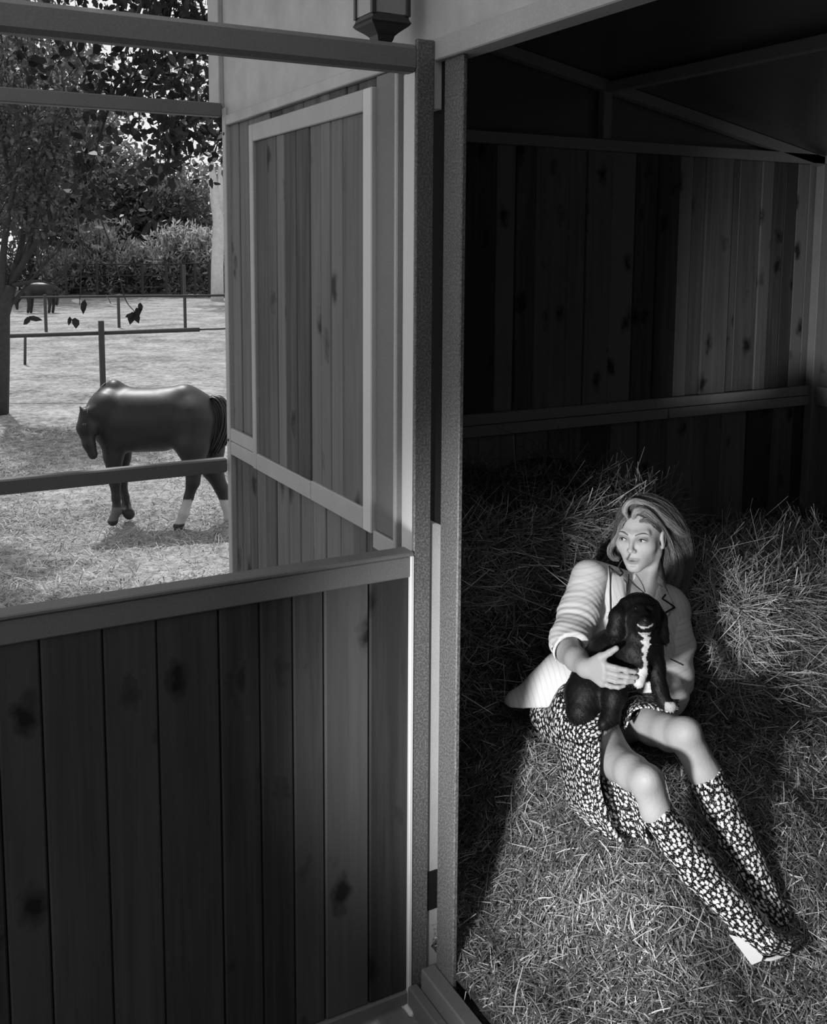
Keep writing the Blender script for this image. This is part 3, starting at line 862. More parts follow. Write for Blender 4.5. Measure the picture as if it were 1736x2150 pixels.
ln_ = rh.gamma(2.4, .010, n) + .008 + (rh.random(n) < .04) * .05
V, F, t = blades(P, T, np.stack([-gxx_, -gyy_, np.ones(n)], -1) + rh.normal(0, .35, (n, 3)), ln_, rh.uniform(.0014, .0034, n), rh.uniform(-.05, .16, n), 2)
V[:, 1] = np.clip(V[:, 1], .004, YB - .01); V[:, 0] = np.clip(V[:, 0], XS + .004, 2.9)
o = link('straw', mesh_np('straw', V, F, False, t ** 2.2), M['straw'], hb); o['kind'] = 'stuff'

def bale(label, lo, hi, nblade, seed, long=1.0, out=0.5, power=2.0):
    r = np.random.default_rng(seed)
    lo = np.array(lo, float); hi = np.array(hi, float); c = (lo + hi) / 2; s = (hi - lo) / 2
    root = empty('hay_bale', (c[0], c[1], lo[2])); tag(root, label, 'hay bale')
    g = 22; V = []; Fq = []
    a = np.linspace(-1, 1, g)
    A, B = np.meshgrid(a, a, indexing='ij'); one = np.ones_like(A)
    def shape(Q):
        # rounded, lumpy box
        q = np.sign(Q) * np.abs(Q); p_ = 7.0
        nrm = (np.abs(q) ** p_).sum(-1, keepdims=True) ** (1 / p_)
        q = q / nrm
        w = c + q * s
        nn = q ** 5; nn /= (np.linalg.norm(nn, axis=-1, keepdims=True) + 1e-9)
        return w + nn * (0.035 * vnoise(w, 7.0, seed + 1) + .014 * vnoise(w, 22.0, seed + 2))[..., None], nn
    k0 = 0
    for ax in range(3):
        for sg in (-1, 1):
            Q = np.zeros((g, g, 3)); Q[..., ax] = sg; Q[..., (ax + 1) % 3] = A * sg; Q[..., (ax + 2) % 3] = B
            w, _ = shape(Q); V.append(w.reshape(-1, 3))
            id_ = np.arange(g * g).reshape(g, g) + k0; k0 += g * g
            Fq.append(np.stack([id_[:-1, :-1], id_[1:, :-1], id_[1:, 1:], id_[:-1, 1:]], -1).reshape(-1, 4))
    link('bale_core', mesh_np('bale_core', np.concatenate(V), np.concatenate(Fq)), M['hay_core'], root)
    # straw on the faces that can be seen: +x, -y, top, +y ends
    n = nblade
    Q = r.uniform(-1, 1, (n, 3)); face = r.choice(4, n, p=[.42, .2, .28, .10])
    Q[face == 0, 0] = 1; Q[face == 1, 1] = -1; Q[face == 2, 2] = 1; Q[face == 3, 1] = 1
    P, nn = shape(Q)
    T = r.normal(0, 1, (n, 3)) * [.6, 1.0, .6]; T -= nn * (T * nn).sum(1, keepdims=True); T /= np.linalg.norm(T, axis=1, keepdims=True)
    T = T + nn * np.abs(r.normal(0, out, n))[:, None]; T[:, 2] -= .12
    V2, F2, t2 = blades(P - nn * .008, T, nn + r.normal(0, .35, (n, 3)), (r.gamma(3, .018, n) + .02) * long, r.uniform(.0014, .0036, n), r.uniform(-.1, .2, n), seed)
    o = link('straw', mesh_np('straw', V2, F2, False, t2 ** power), M['straw'], root); o['kind'] = 'stuff'
    return root
bale('hay bale under the tall one behind the woman, against its shaded side', (-1.28, .28, .2), (-.46, 1.42, .74), 9000, 101)
bale('tall shaggy hay bale rising behind the woman and her shoulder', (-1.32, .26, .74), (-.52, 1.40, 1.045), 15000, 102, 1.3, .6)
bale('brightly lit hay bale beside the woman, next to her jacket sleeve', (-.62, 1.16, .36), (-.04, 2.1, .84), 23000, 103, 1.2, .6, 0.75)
bale('dim hay bale by the stall corner post', (-1.55, 1.72, .12), (-.78, 3.2, .57), 12000, 104)
# ================================================================== organic surfaces
def rc(P, a, b, ra, rb):
    a = np.asarray(a, np.float32); b = np.asarray(b, np.float32); ab = b - a
    t = np.clip(((P - a) @ ab) / max(float(ab @ ab), 1e-9), 0, 1)
    return np.linalg.norm(P - a - t[:, None] * ab, axis=1) - (ra + (rb - ra) * t)

def smin(a, b, k):
    h = np.clip(.5 + .5 * (b - a) / k, 0, 1)
    return b + (a - b) * h - k * h * (1 - h)

def smax(a, b, k): return -smin(-a, -b, k)

def chain(P, pts, rads, k=0.02):
    d = None
    for i in range(len(pts) - 1):
        e = rc(P, pts[i], pts[i + 1], rads[i], rads[i + 1])
        d = e if d is None else smin(d, e, k)
    return d

def ell(P, c, r, R=None):
    q = P - np.asarray(c, np.float32)
    if R is not None: q = q @ np.asarray(R, np.float32)
    r = np.asarray(r, np.float32)
    k0 = np.linalg.norm(q / r, axis=1); k1 = np.linalg.norm(q / (r * r), axis=1)
    return k0 * (k0 - 1) / (k1 + 1e-9)

def half(P, p, n):
    """signed distance to a plane, positive on the side n points to"""
    n = np.asarray(n, np.float32); n = n / np.linalg.norm(n)
    return (P - np.asarray(p, np.float32)) @ n

def mesh_sdf(fn, lo, hi, h):
    lo = np.asarray(lo, np.float32); hi = np.asarray(hi, np.float32)
    Bk = 6
    nb = np.ceil((hi - lo) / (h * Bk)).astype(int) + 1
    n = nb * Bk
    cc = [lo[i] + (np.arange(nb[i]) + .5) * h * Bk for i in range(3)]
    G = np.stack(np.meshgrid(*cc, indexing='ij'), -1).reshape(-1, 3).astype(np.float32)
    dc = fn(G).reshape(nb)
    act = np.abs(dc) < h * Bk * 1.25 + 0.004
    val = np.repeat(np.repeat(np.repeat(dc, Bk, 0), Bk, 1), Bk, 2).astype(np.float32)
    am = np.repeat(np.repeat(np.repeat(act, Bk, 0), Bk, 1), Bk, 2)
    ii = np.argwhere(am)
    out = np.empty(len(ii), np.float32)
    for s in range(0, len(ii), 400000):
        out[s:s + 400000] = fn((lo + ii[s:s + 400000] * h).astype(np.float32))
    val[am] = out
    ins = val < 0
    c8 = [(0,0,0),(1,0,0),(0,1,0),(1,1,0),(0,0,1),(1,0,1),(0,1,1),(1,1,1)]
    sl = lambda A, o: A[o[0]:A.shape[0]-1+o[0], o[1]:A.shape[1]-1+o[1], o[2]:A.shape[2]-1+o[2]]
    cnt = sum(sl(ins, o).astype(np.int8) for o in c8)
    mask = (cnt > 0) & (cnt < 8)
    cells = np.argwhere(mask)
    cid = np.full(mask.shape, -1, np.int32); cid[mask] = np.arange(len(cells))
    cv = np.stack([val[cells[:, 0] + o[0], cells[:, 1] + o[1], cells[:, 2] + o[2]] for o in c8], 1)
    acc = np.zeros((len(cells), 3), np.float32); num = np.zeros(len(cells), np.float32)
    for a in range(8):
        for b in range(a + 1, 8):
            da = np.array(c8[b]) - np.array(c8[a])
            if np.abs(da).sum() != 1: continue
            va, vb = cv[:, a], cv[:, b]
            x = (va < 0) != (vb < 0)
            t = np.where(x, va / (va - vb + 1e-20), 0)
            pt = np.array(c8[a], np.float32) + t[:, None] * da.astype(np.float32)
            acc += np.where(x[:, None], pt, 0); num += x
    V = lo + (cells + acc / num[:, None]) * h
    Fq = []
    nx, ny, nz = mask.shape
    for ax in range(3):
        o = [0, 0, 0]; o[ax] = 1
        A = ins[:ins.shape[0]-o[0], :ins.shape[1]-o[1], :ins.shape[2]-o[2]]
        Bv = ins[o[0]:, o[1]:, o[2]:]
        e = np.argwhere(A != Bv)
        u, v = (ax + 1) % 3, (ax + 2) % 3
        ok = (e[:, u] > 0) & (e[:, v] > 0) & (e[:, u] < mask.shape[u]) & (e[:, v] < mask.shape[v]) & (e[:, ax] < mask.shape[ax])
        e = e[ok]
        def cell(du, dv):
            q = e.copy(); q[:, u] += du; q[:, v] += dv
            return cid[q[:, 0], q[:, 1], q[:, 2]]
        q = np.stack([cell(-1, -1), cell(0, -1), cell(0, 0), cell(-1, 0)], 1)
        flip = ~A[e[:, 0], e[:, 1], e[:, 2]]
        q[flip] = q[flip][:, ::-1]
        Fq.append(q[(q >= 0).all(1)])
    return V, np.concatenate(Fq)

def bounds(pts, m): 
    p = np.asarray(pts); return p.min(0) - m, p.max(0) + m

def tone_mat(name, rough=0.5, spec=0.4, detail=0.0, scale=60.0, sss=0.0):
    """grey tone read from the mesh's own colouring"""
    m, nt, b = nmat(name, rough, spec)
    a = nt.nodes.new('ShaderNodeAttribute'); a.attribute_name = 'tone'
    f = a.outputs['Fac']
    if detail:
        nz = noise(nt, geo_pos(nt), scale, 4, .65)
        f = mathn(nt, 'MULTIPLY', f, mathn(nt, 'ADD', mathn(nt, 'MULTIPLY', nz, detail * 2), 1 - detail))
        bump(nt, b, nz, .3, .004)
    nt.links.new(ramp(nt, [(0, 0), (1, 1)], f), b.inputs['Base Color'])
    if sss:
        b.inputs['Subsurface Weight'].default_value = sss
        b.inputs['Subsurface Radius'].default_value = (.012, .012, .012); b.inputs['Subsurface Scale'].default_value = 1.0
    return m

def floral(name, pitch, size=0.30, rough=0.6):
    """small white blossoms printed on black cloth, laid out along the cloth itself"""
    m, nt, b = nmat(name, rough, 0.25)
    at_ = nt.nodes.new('ShaderNodeAttribute'); at_.attribute_name = 'cloth'
    v = nt.nodes.new('ShaderNodeTexVoronoi'); v.voronoi_dimensions = '2D'
    v.inputs['Scale'].default_value = 1.0 / pitch; v.inputs['Randomness'].default_value = .72
    nt.links.new(at_.outputs['Vector'], v.inputs['Vector'])
    w = nt.nodes.new('ShaderNodeTexVoronoi'); w.voronoi_dimensions = '2D'
    w.inputs['Scale'].default_value = 2.3 / pitch
    nt.links.new(at_.outputs['Vector'], w.inputs['Vector'])
    nz = noise(nt, at_.outputs['Vector'], 2.6 / pitch, 2, .5)
    d = mathn(nt, 'ADD', v.outputs['Distance'], mathn(nt, 'MULTIPLY', mathn(nt, 'SUBTRACT', nz, .5), .55))
    a = ramp(nt, [(size, 1.0), (size + .08, 0.0)], d)
    c = ramp(nt, [(.14, .5), (.22, 0.0)], w.outputs['Distance'])
    nt.links.new(ramp(nt, [(0, .008), (1, .74)], mathn(nt, 'MAXIMUM', a, c)), b.inputs['Base Color'])
    return m

def wrap(V, pts):
    """cloth coordinates round a limb: arc length along it and distance round it"""
    pts = [np.asarray(p, float) for p in pts]
    best = np.full(len(V), 1e9); out = np.zeros((len(V), 3)); s0 = 0.0
    ref = np.cross(pts[-1] - pts[0], CF)
    for a, b in zip(pts[:-1], pts[1:]):
        ab = b - a; L = np.linalg.norm(ab); t = np.clip((V - a) @ ab / (L * L), -.6, 1.6)
        q = V - a - t[:, None] * ab; d = np.linalg.norm(V - a - np.clip(t, 0, 1)[:, None] * ab, axis=1)
        u = ref - ab * (ref @ ab) / (L * L); u /= np.linalg.norm(u); w = np.cross(ab / L, u)
        ang = np.arctan2(q @ u, q @ w)
        k = d < best; best[k] = d[k]
        out[k, 0] = (s0 + t * L)[k]; out[k, 1] = (ang * .065)[k]
        s0 += L
    return out

# ================================================================== the woman
lenv = lambda a, b: float(np.linalg.norm(np.asarray(a) - np.asarray(b)))
hipN, hipF = at(1222, 1500, 3.06), at(1312, 1484, 3.16)
kneN, kneF = at(1358, 1641, 2.64), at(1436, 1543, 2.81)
ankN, ankF = at(1588, 1948, 2.60), at(1612, 1892, 2.72)
sh1, sh2 = at(1232, 1222, 3.27), at(1408, 1272, 3.34)
elb1, wri1 = at(1192, 1366, 3.07), at(1230, 1402, 2.93)
nkb = at(1366, 1240, 3.36)
HC = at(1344, 1128, 3.33)                                        # head centre
psi, tip = math.radians(31), math.radians(4)
HF0 = -CF * math.cos(psi) - CX * math.sin(psi)
HF = HF0 * math.cos(tip) - CY * math.sin(tip)
HU = CY * math.cos(tip) + HF0 * math.sin(tip)
HXv = np.cross(HF, HU)                                           # her right, to the left in the picture
HM = np.stack([HXv, HF, HU], 1)                                  # columns: local axes
def hw(p): return HC + HM @ np.asarray(p, float)                 # head space to world

thN, caN = at(1288, 1594, 2.86), at(1417, 1760, 2.64)
thF, caF = at(1372, 1524, 2.97), at(1510, 1690, 2.785)

def sdf_legs(P):
    d = chain(P, [hipN, thN, at(1328, 1622, 2.72), kneN, at(1377, 1702, 2.635), caN, at(1512, 1878, 2.62), ankN], [.088, .0545, .0465, .0425, .0385, .038, .030, .024], .016)
    d = smin(d, np.linalg.norm(P - at(1360, 1634, 2.610), axis=1) - .024, .03)          # kneecap
    e = chain(P, [hipF, thF, at(1406, 1538, 2.88), kneF, at(1479, 1624, 2.79), caF, at(1576, 1816, 2.75), ankF], [.088, .0545, .0500, .0460, .0420, .042, .030, .024], .016)
    e = smin(e, np.linalg.norm(P - at(1446, 1534, 2.785), axis=1) - .026, .03)
    return smin(d, e, .012)

pel, wst, cst = at(1268, 1488, 3.15), at(1298, 1400, 3.24), at(1326, 1300, 3.33)
def sdf_torso(P):
    d = chain(P, [pel, wst, cst], [.115, .098, .10], .06)
    d = smin(d, chain(P, [at(1250, 1238, 3.34), at(1395, 1272, 3.38)], [.055, .055], .02), .08)
    return d

def sdf_neck(P):
    d = rc(P, hw((0, -.028, -.055)), nkb, .049, .052)
    d = smin(d, rc(P, at(1290, 1262, 3.36), at(1405, 1290, 3.385), .052, .052), .06)
    d = smin(d, chain(P, [at(1345, 1275, 3.345), at(1330, 1330, 3.33)], [.085, .09], .05), .05)
    for s in (at(1335, 1243, 3.325), at(1385, 1252, 3.335)):                              # collar bones
        d = smin(d, rc(P, at(1353, 1250, 3.295), s, .010, .012), .02)
    d = smin(d, rc(P, hw((-.052, -.01, -.05)), at(1357, 1243, 3.305), .014, .009), .025)  # neck tendons
    return d

def sdf_head(Q):
    """Q in head space: x her right, y out of the face, z up"""
    A = Q.copy(); A[:, 0] = np.abs(A[:, 0])
    d = ell(Q, (0, -.018, .036), (.072, .091, .082))
    d = smin(d, ell(Q, (0, .026, -.020), (.0585, .062, .070)), .03)
    d = smin(d, rc(A, (.043, .0, -.042), (.010, .066, -.084), .018, .0150), .024)          # jaw
    d = smin(d, ell(Q, (0, .074, -.086), (.0150, .014, .012)), .014)                        # chin
    d = smin(d, ell(A, (.040, .050, -.014), (.020, .021, .018)), .030)                     # cheekbones
    d = smin(d, ell(Q, (0, .064, -.054), (.030, .021, .026)), .025)                         # mouth mound
    d = smin(d, rc(A, (.010, .079, .026), (.042, .062, .030), .008, .008), .016)           # brow ridge
    d = smax(d, -ell(A, (.0315, .093, .010), (.0150, .0160, .0105)), .012)                 # eye sockets
    d = smin(d, rc(Q, (0, .080, .020), (0, .1005, -.020), .0058, .0074), .010)             # nose bridge
    d = smin(d, ell(Q, (0, .1000, -.0225), (.0080, .0095, .0078)), .006)                     # nose tip
    d = smin(d, ell(A, (.0098, .0925, -.0258), (.0058, .0090, .0060)), .005)               # nostril wings
    d = smax(d, -ell(A, (.0052, .098, -.0322), (.0032, .005, .0038)), .002)
    # eyelids close over the eyeball
    lid = ell(A, (.0315, .0690, .0085), (.0150, .0140, .0132))
    lid = smax(lid, -ell(A, (.0315, .0845, .0076), (.0128, .0130, .0046)), .0015)
    d = smin(d, lid, .004)
    d = smax(d, -ell(A, (.0315, .0870, .0158), (.0140, .0040, .0012)), .002)               # lid crease
    # lips
    d = smin(d, ell(A, (.0070, .0858, -.0535), (.0155, .0085, .0048)), .004)
    d = smin(d, ell(Q, (0, .0850, -.0630), (.0170, .0090, .0058)), .004)
    d = smax(d, -ell(Q, (0, .0965, -.0580), (.0225, .0080, .0011)), .002)
    d = smax(d, -ell(Q, (0, .0965, -.0420), (.0035, .0060, .0080)), .004)                  # philtrum
    d = smax(d, -ell(Q, (0, .0890, -.0735), (.0140, .0055, .0030)), .006)
    # ears
    e = ell(A, (.0735, -.012, -.002), (.0075, .0175, .0310))
    e = smax(e, -ell(A, (.0840, -.008, .002), (.0065, .0095, .0170)), .004)
    return smin(d, e, .006)

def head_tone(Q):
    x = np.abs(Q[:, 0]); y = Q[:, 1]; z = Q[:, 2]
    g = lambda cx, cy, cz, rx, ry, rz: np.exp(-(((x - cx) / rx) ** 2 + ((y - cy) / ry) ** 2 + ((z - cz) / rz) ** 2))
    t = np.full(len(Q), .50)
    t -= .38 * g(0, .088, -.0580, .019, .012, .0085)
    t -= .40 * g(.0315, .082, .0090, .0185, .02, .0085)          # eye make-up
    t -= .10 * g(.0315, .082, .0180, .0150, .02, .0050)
    t -= .14 * np.clip((-.088 - z) / .02, 0, 1)  # neck and chest darkened: the chin's shade put into the skin tone
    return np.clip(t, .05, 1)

fing = []
def px(p): return at(*p)
# hand resting on the dog: pixel positions of wrist, knuckles and finger joints
FG = [ [(1243, 1392, 2.90), (1262, 1380, 2.865), (1280, 1370, 2.85), (1294, 1361, 2.845)],           # thumb
       [(1268, 1396, 2.862), (1292, 1402, 2.845), (1315, 1407, 2.838), (1333, 1411, 2.838)],
       [(1270, 1410, 2.858), (1295, 1417, 2.840), (1318, 1421, 2.833), (1335, 1423, 2.834)],
       [(1269, 1423, 2.860), (1292, 1430, 2.843), (1314, 1432, 2.836), (1329, 1431, 2.838)],
       [(1264, 1434, 2.868), (1282, 1441, 2.852), (1298, 1443, 2.846), (1310, 1440, 2.848)] ]
FR = [[.013, .0108, .0094, .0080], [.0098, .0082, .0074, .0063], [.0100, .0084, .0076, .0064], [.0096, .0080, .0072, .0061], [.0088, .0072, .0065, .0056]]
def sdf_hand(P):
    w = px((1230, 1402, 2.925))
    d = chain(P, [at(1200, 1340, 3.13), elb1, at(1210, 1384, 2.99), w], [.040, .040, .035, .0265], .012)
    palm = None
    for k in range(1, 5):
        e = rc(P, w, px(FG[k][0]), .0195, .0130); palm = e if palm is None else smin(palm, e, .010)
    palm = smin(palm, rc(P, w, px(FG[0][1]), .019, .0135), .012)
    d = smin(d, palm, .018)
    for k in range(5):
        f = chain(P, [px(q) for q in FG[k]], FR[k], .004)
        d = smin(d, f, .003 if k else .008)
    return d

person = empty('person', (float(pel[0]), float(pel[1]), .42))
tag(person, 'woman in a pale jacket, floral skirt and floral boots reclining on hay with a dog', 'person')
VV = []; FF = []; TT = []; off = 0
def addpart(V, F, t):
    global off
    VV.append(V); FF.append(F + off); TT.append(t); off += len(V)
lo, hi = bounds([hipN, hipF, kneN, kneF, ankN, ankF, caN, caF, pel, wst, cst, sh1, sh2, at(1395, 1272, 3.38)], .14)
V, F = mesh_sdf(lambda P: smin(sdf_legs(P), sdf_torso(P), .05), lo, hi, .006)
addpart(V, F, np.full(len(V), .39))
# head, neck and upper chest
c_ = np.array([hw(q) for q in ((-.1, -.12, -.11), (.1, .12, .14), (.1, -.12, .14), (-.1, .12, .14), (-.1, .12, -.12))] + [at(1290, 1300, 3.40), at(1405, 1300, 3.42), at(1330, 1340, 3.24)])
def sdf_bust(P):
    Q = ((P - HC.astype(np.float32)) @ HM.astype(np.float32)).astype(np.float32)
    return smin(sdf_head(Q), sdf_neck(P), .022)
V, F = mesh_sdf(sdf_bust, c_.min(0), c_.max(0), .0022)
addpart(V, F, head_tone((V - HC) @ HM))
lo, hi = bounds([px(q) for f_ in FG for q in f_] + [elb1, at(1176, 1350, 3.11)], .055)
V, F = mesh_sdf(sdf_hand, lo, hi, .002)
addpart(V, F, np.full(len(V), .36))
M['skin'] = tone_mat('skin', .5, .28, .04, 90.0, .12)
link('body', mesh_np('body', np.concatenate(VV), np.concatenate(FF), True, np.concatenate(TT)), M['skin'], person)

# eyes
def sphere(c, r, ax, nu=28, nv=18):
    ax = np.asarray(ax, float); ax /= np.linalg.norm(ax)
    h = np.array([0, 0, 1.0]) if abs(ax[2]) < .9 else np.array([1.0, 0, 0])
    u = np.cross(ax, h); u /= np.linalg.norm(u); w = np.cross(ax, u)
    V = []; F = []
    th = np.linspace(0.001, math.pi - .001, nv)
    for t in th:
        for k in range(nu):
            p = 2 * math.pi * k / nu
            V.append(c + r * (ax * math.cos(t) + (u * math.cos(p) + w * math.sin(p)) * math.sin(t)))
    for i in range(nv - 1):
        for k in range(nu):
            F.append((i*nu+k, i*nu+(k+1)%nu, (i+1)*nu+(k+1)%nu, (i+1)*nu+k))
    return np.array(V), np.array(F), np.repeat(th, nu)
M['eye'] = tone_mat('eye', .12, .6)
gaze = HF * math.cos(.3) + HXv * math.sin(.3)
for s in (-1, 1):
    V, F, th = sphere(hw((s * .0315, .0690, .0085)), .0128, gaze, 36, 40)
    t = np.where(th < .20, .01, np.where(th < .46, .16, .55))
    link('eye', mesh_np('eye', V, F, True, t), M['eye'], person)
M['brow'] = plain('brow', .20, .7, .2)
for s in (-1, 1):
    q = catmull([hw((s * .012, .0910, .0250)), hw((s * .027, .0880, .0310)), hw((s * .040, .0790, .0315)), hw((s * .050, .0670, .0265))], 12)
    k_ = MB()
    for j in range(2): k_.tube(q + HU * (.0014 * (j - .5)) - HF * .0006, np.linspace(.0012, .0005, 12), 5)
    k_.build('eyebrow', M['brow'], person)
    q = catmull([hw((s * .0195, .0795, .0085)), hw((s * .0245, .0835, .0117)), hw((s * .0315, .0850, .0128)), hw((s * .0395, .0815, .0113)), hw((s * .0455, .0750, .0075))], 14)
    tubeo('eyelash', q, np.concatenate([np.linspace(.0005, .0011, 7), np.linspace(.0011, .0006, 7)]), M['dark_gap'], person, 5)

# ---- hair: a soft under-mass and many strands
def sdf_haircap(P):
    Q = ((P - HC.astype(np.float32)) @ HM.astype(np.float32)).astype(np.float32)
    d = ell(Q, (0, -.026, .044), (.0770, .0945, .0830))
    d = smax(d, -ell(Q, (.004, .094, -.004), (.078, .094, .094)), .008)
    d = smax(d, -half(Q, (0, 0, -.06), (0, .35, 1)), .01)
    e = chain(P, [at(1395, 1105, 3.37), at(1412, 1150, 3.39), at(1412, 1205, 3.385)], [.035, .034, .022], .02)
    e = smin(e, chain(P, [at(1312, 1090, 3.36), at(1297, 1130, 3.37), at(1297, 1170, 3.36)], [.025, .020, .012], .02), .02)
    return smin(d, e, .02)
c_ = np.array([hw(q) for q in ((-.13, -.15, -.12), (.13, .12, .16), (.13, -.15, .16), (-.13, .12, .16))] + [at(1440, 1240, 3.44), at(1270, 1190, 3.3)])
V, F = mesh_sdf(sdf_haircap, c_.min(0) - .02, c_.max(0) + .02, .004)
M['hair_base'] = plain('hair_base', .06, .6, .3, .3, 60)
hair = link('hair', mesh_np('hair', V, F), M['hair_base'], person)
clump = [   # guide path, radius along it, strands, tone
 ([(1318, 1089, 3.262), (1311, 1073, 3.262), (1318, 1058, 3.266), (1335, 1053, 3.272), (1358, 1060, 3.280), (1385, 1080, 3.295), (1412, 1103, 3.315), (1432, 1120, 3.335), (1447, 1121, 3.355)], (.004, .006, .007, .008, .009, .011, .012, .010, .005), 460, .55),
 ([(1328, 1090, 3.258), (1334, 1074, 3.256), (1350, 1072, 3.258), (1368, 1085, 3.267), (1382, 1102, 3.287), (1394, 1122, 3.315), (1406, 1152, 3.345), (1412, 1190, 3.355), (1402, 1228, 3.362)], (.005, .008, .010, .010, .010, .012, .015, .016, .008), 620, .46),
 ([(1342, 1095, 3.256), (1358, 1093, 3.259), (1373, 1103, 3.272), (1382, 1119, 3.297), (1392, 1138, 3.325), (1400, 1170, 3.345), (1396, 1205, 3.355)], (.004, .006, .007, .007, .009, .011, .007), 330, .30),
 ([(1322, 1060, 3.30), (1350, 1048, 3.31), (1385, 1060, 3.322), (1412, 1086, 3.337), (1430, 1122, 3.36), (1440, 1162, 3.375), (1441, 1200, 3.38), (1432, 1240, 3.38), (1420, 1262, 3.375)], (.014, .016, .019, .020, .021, .020, .018, .014, .007), 900, .20),
 ([(1318, 1066, 3.285), (1342, 1054, 3.285), (1372, 1064, 3.293), (1400, 1086, 3.312), (1422, 1112, 3.335), (1436, 1146, 3.355)], (.010, .010, .011, .012, .012, .008), 380, .20),
 ([(1398, 1118, 3.345), (1418, 1158, 3.362), (1424, 1200, 3.365), (1414, 1244, 3.367)], (.014, .018, .017, .008), 420, .30),
 ([(1388, 1146, 3.350), (1399, 1178, 3.355), (1399, 1214, 3.36), (1390, 1248, 3.365)], (.009, .013, .013, .006), 320, .22),
 ([(1313, 1089, 3.265), (1304, 1102, 3.282), (1299, 1121, 3.302), (1290, 1137, 3.318), (1281, 1150, 3.318), (1281, 1164, 3.312), (1289, 1174, 3.302), (1300, 1177, 3.297)], (.004, .005, .006, .007, .007, .006, .005, .002), 200, .34),
 ([(1314, 1062, 3.30), (1301, 1082, 3.322), (1295, 1110, 3.342), (1291, 1140, 3.352), (1293, 1165, 3.352)], (.010, .010, .009, .008, .004), 220, .16),
 ([(1322, 1086, 3.262), (1310, 1092, 3.272), (1302, 1108, 3.292), (1300, 1124, 3.306)], (.004, .006, .006, .004), 110, .22),
 ([(1340, 1060, 3.29), (1300, 1085, 3.33), (1270, 1118, 3.34), (1262, 1132, 3.34)], (.006, .008, .010, .012), 14, .3),
]
rr = np.random.default_rng(8)
SV = []; SF = []; ST = []; so = 0
for path, rad, cnt, tn in clump:
    m_ = 30
    q = catmull(np.array([at(*p) for p in path]), m_); rd = catmull(np.array(rad), m_)
    tg = np.gradient(q, axis=0); tg /= np.linalg.norm(tg, axis=1, keepdims=True)
    s1 = np.cross(tg, CF); s1 /= np.linalg.norm(s1, axis=1, keepdims=True); s2 = np.cross(tg, s1)
    for j in range(cnt):
        a0 = rr.random() * 6.283; w0 = math.sqrt(rr.random()) * (1.45 if rr.random() < .12 else 1.0); tt = np.linspace(0, 1, m_)
        lock = rr.integers(0, 9); a0 = a0 * .35 + lock * .7
        a = a0 + rr.normal(0, .9) * tt + .5 * np.sin(tt * rr.uniform(3, 8) + lock); w = np.clip(w0 + .25 * np.sin(tt * rr.uniform(2, 7) + rr.random() * 6.283) * tt, 0, 1.7)
        wob = rr.uniform(0, .0045) * np.sin(rr.uniform(4, 11) * tt + rr.random() * 6.283) * tt
        i0 = rr.integers(0, 4); i1 = m_ - rr.integers(0, 11)
        p = q + s1 * (w * np.cos(a) * rd + wob)[:, None] + s2 * (w * np.sin(a) * rd * .75)[:, None]
        p = p[i0:i1]; mm = len(p)
        r0 = rr.uniform(.0003, .00062) * np.sin(np.linspace(.5, 2.9, mm))
        u1, u2 = s1[i0:i1], s2[i0:i1]
        ring = np.stack([p + u1 * r0[:, None], p - .5 * u1 * r0[:, None] + .87 * u2 * r0[:, None], p - .5 * u1 * r0[:, None] - .87 * u2 * r0[:, None]], 1).reshape(-1, 3)
        base = np.arange(mm - 1)[:, None] * 3
        f_ = np.concatenate([base + np.array([k, (k + 1) % 3, 3 + (k + 1) % 3, 3 + k]) for k in range(3)])
        SV.append(ring); SF.append(f_ + so); so += len(ring)
        ST.append(np.full(len(ring), np.clip(.8 * tn * rr.lognormal(0, .42), .03, .62)))
M['hair'] = tone_mat('hair', .38, .5)
o = link('strands', mesh_np('strands', np.concatenate(SV), np.concatenate(SF), True, np.concatenate(ST)), M['hair'], hair); o['kind'] = 'stuff'

# ---- jacket
def stripes(name, axis_dir, freq, lo, hi, wob=0.4):
    m, nt, b = nmat(name, .85, .15)
    pos = geo_pos(nt)
    dt_ = nt.nodes.new('ShaderNodeVectorMath'); dt_.operation = 'DOT_PRODUCT'
    dt_.inputs[1].default_value = tuple(float(v) for v in axis_dir); nt.links.new(pos, dt_.inputs[0])
    nz = noise(nt, pos, 14, 2, .5); fine = noise(nt, pos, 420, 2, .6)
    ph = mathn(nt, 'ADD', mathn(nt, 'MULTIPLY', dt_.outputs['Value'], freq), mathn(nt, 'MULTIPLY', nz, wob))
    w = mathn(nt, 'FRACT', ph)
    line = ramp(nt, [(0.0, 0.0), (.06, 1.0), (.16, .55), (.24, 1.0), (1.0, 1.0)], w)
    f = mathn(nt, 'MULTIPLY', line, mathn(nt, 'ADD', mathn(nt, 'MULTIPLY', fine, .35), .82))
    nt.links.new(ramp(nt, [(.2, lo), (1.0, hi)], f), b.inputs['Base Color'])
    bump(nt, b, fine, .3, .002)
    return m
sdir = CX * .97 + CY * .24
M['tweed'] = stripes('tweed', sdir, 62, .50, .78)
M['tweed_sleeve'] = stripes('tweed_sleeve', (CY * .97 - CX * .22), 55, .50, .78)
M['piping'] = plain('piping', .02, .5, .3)
hemA, hemB = at(1066, 1475, 3.22), at(1204, 1503, 3.05)
hem_n = np.cross(hemB - hemA, CF); hem_n /= np.linalg.norm(hem_n)
if hem_n @ CY > 0: hem_n = -hem_n
def folds(P, f, a): return a * np.sin((P @ (sdir * .9 + CY * .1).astype(np.float32)) * f + 2.5 * np.sin((P @ CY.astype(np.float32)) * 9))
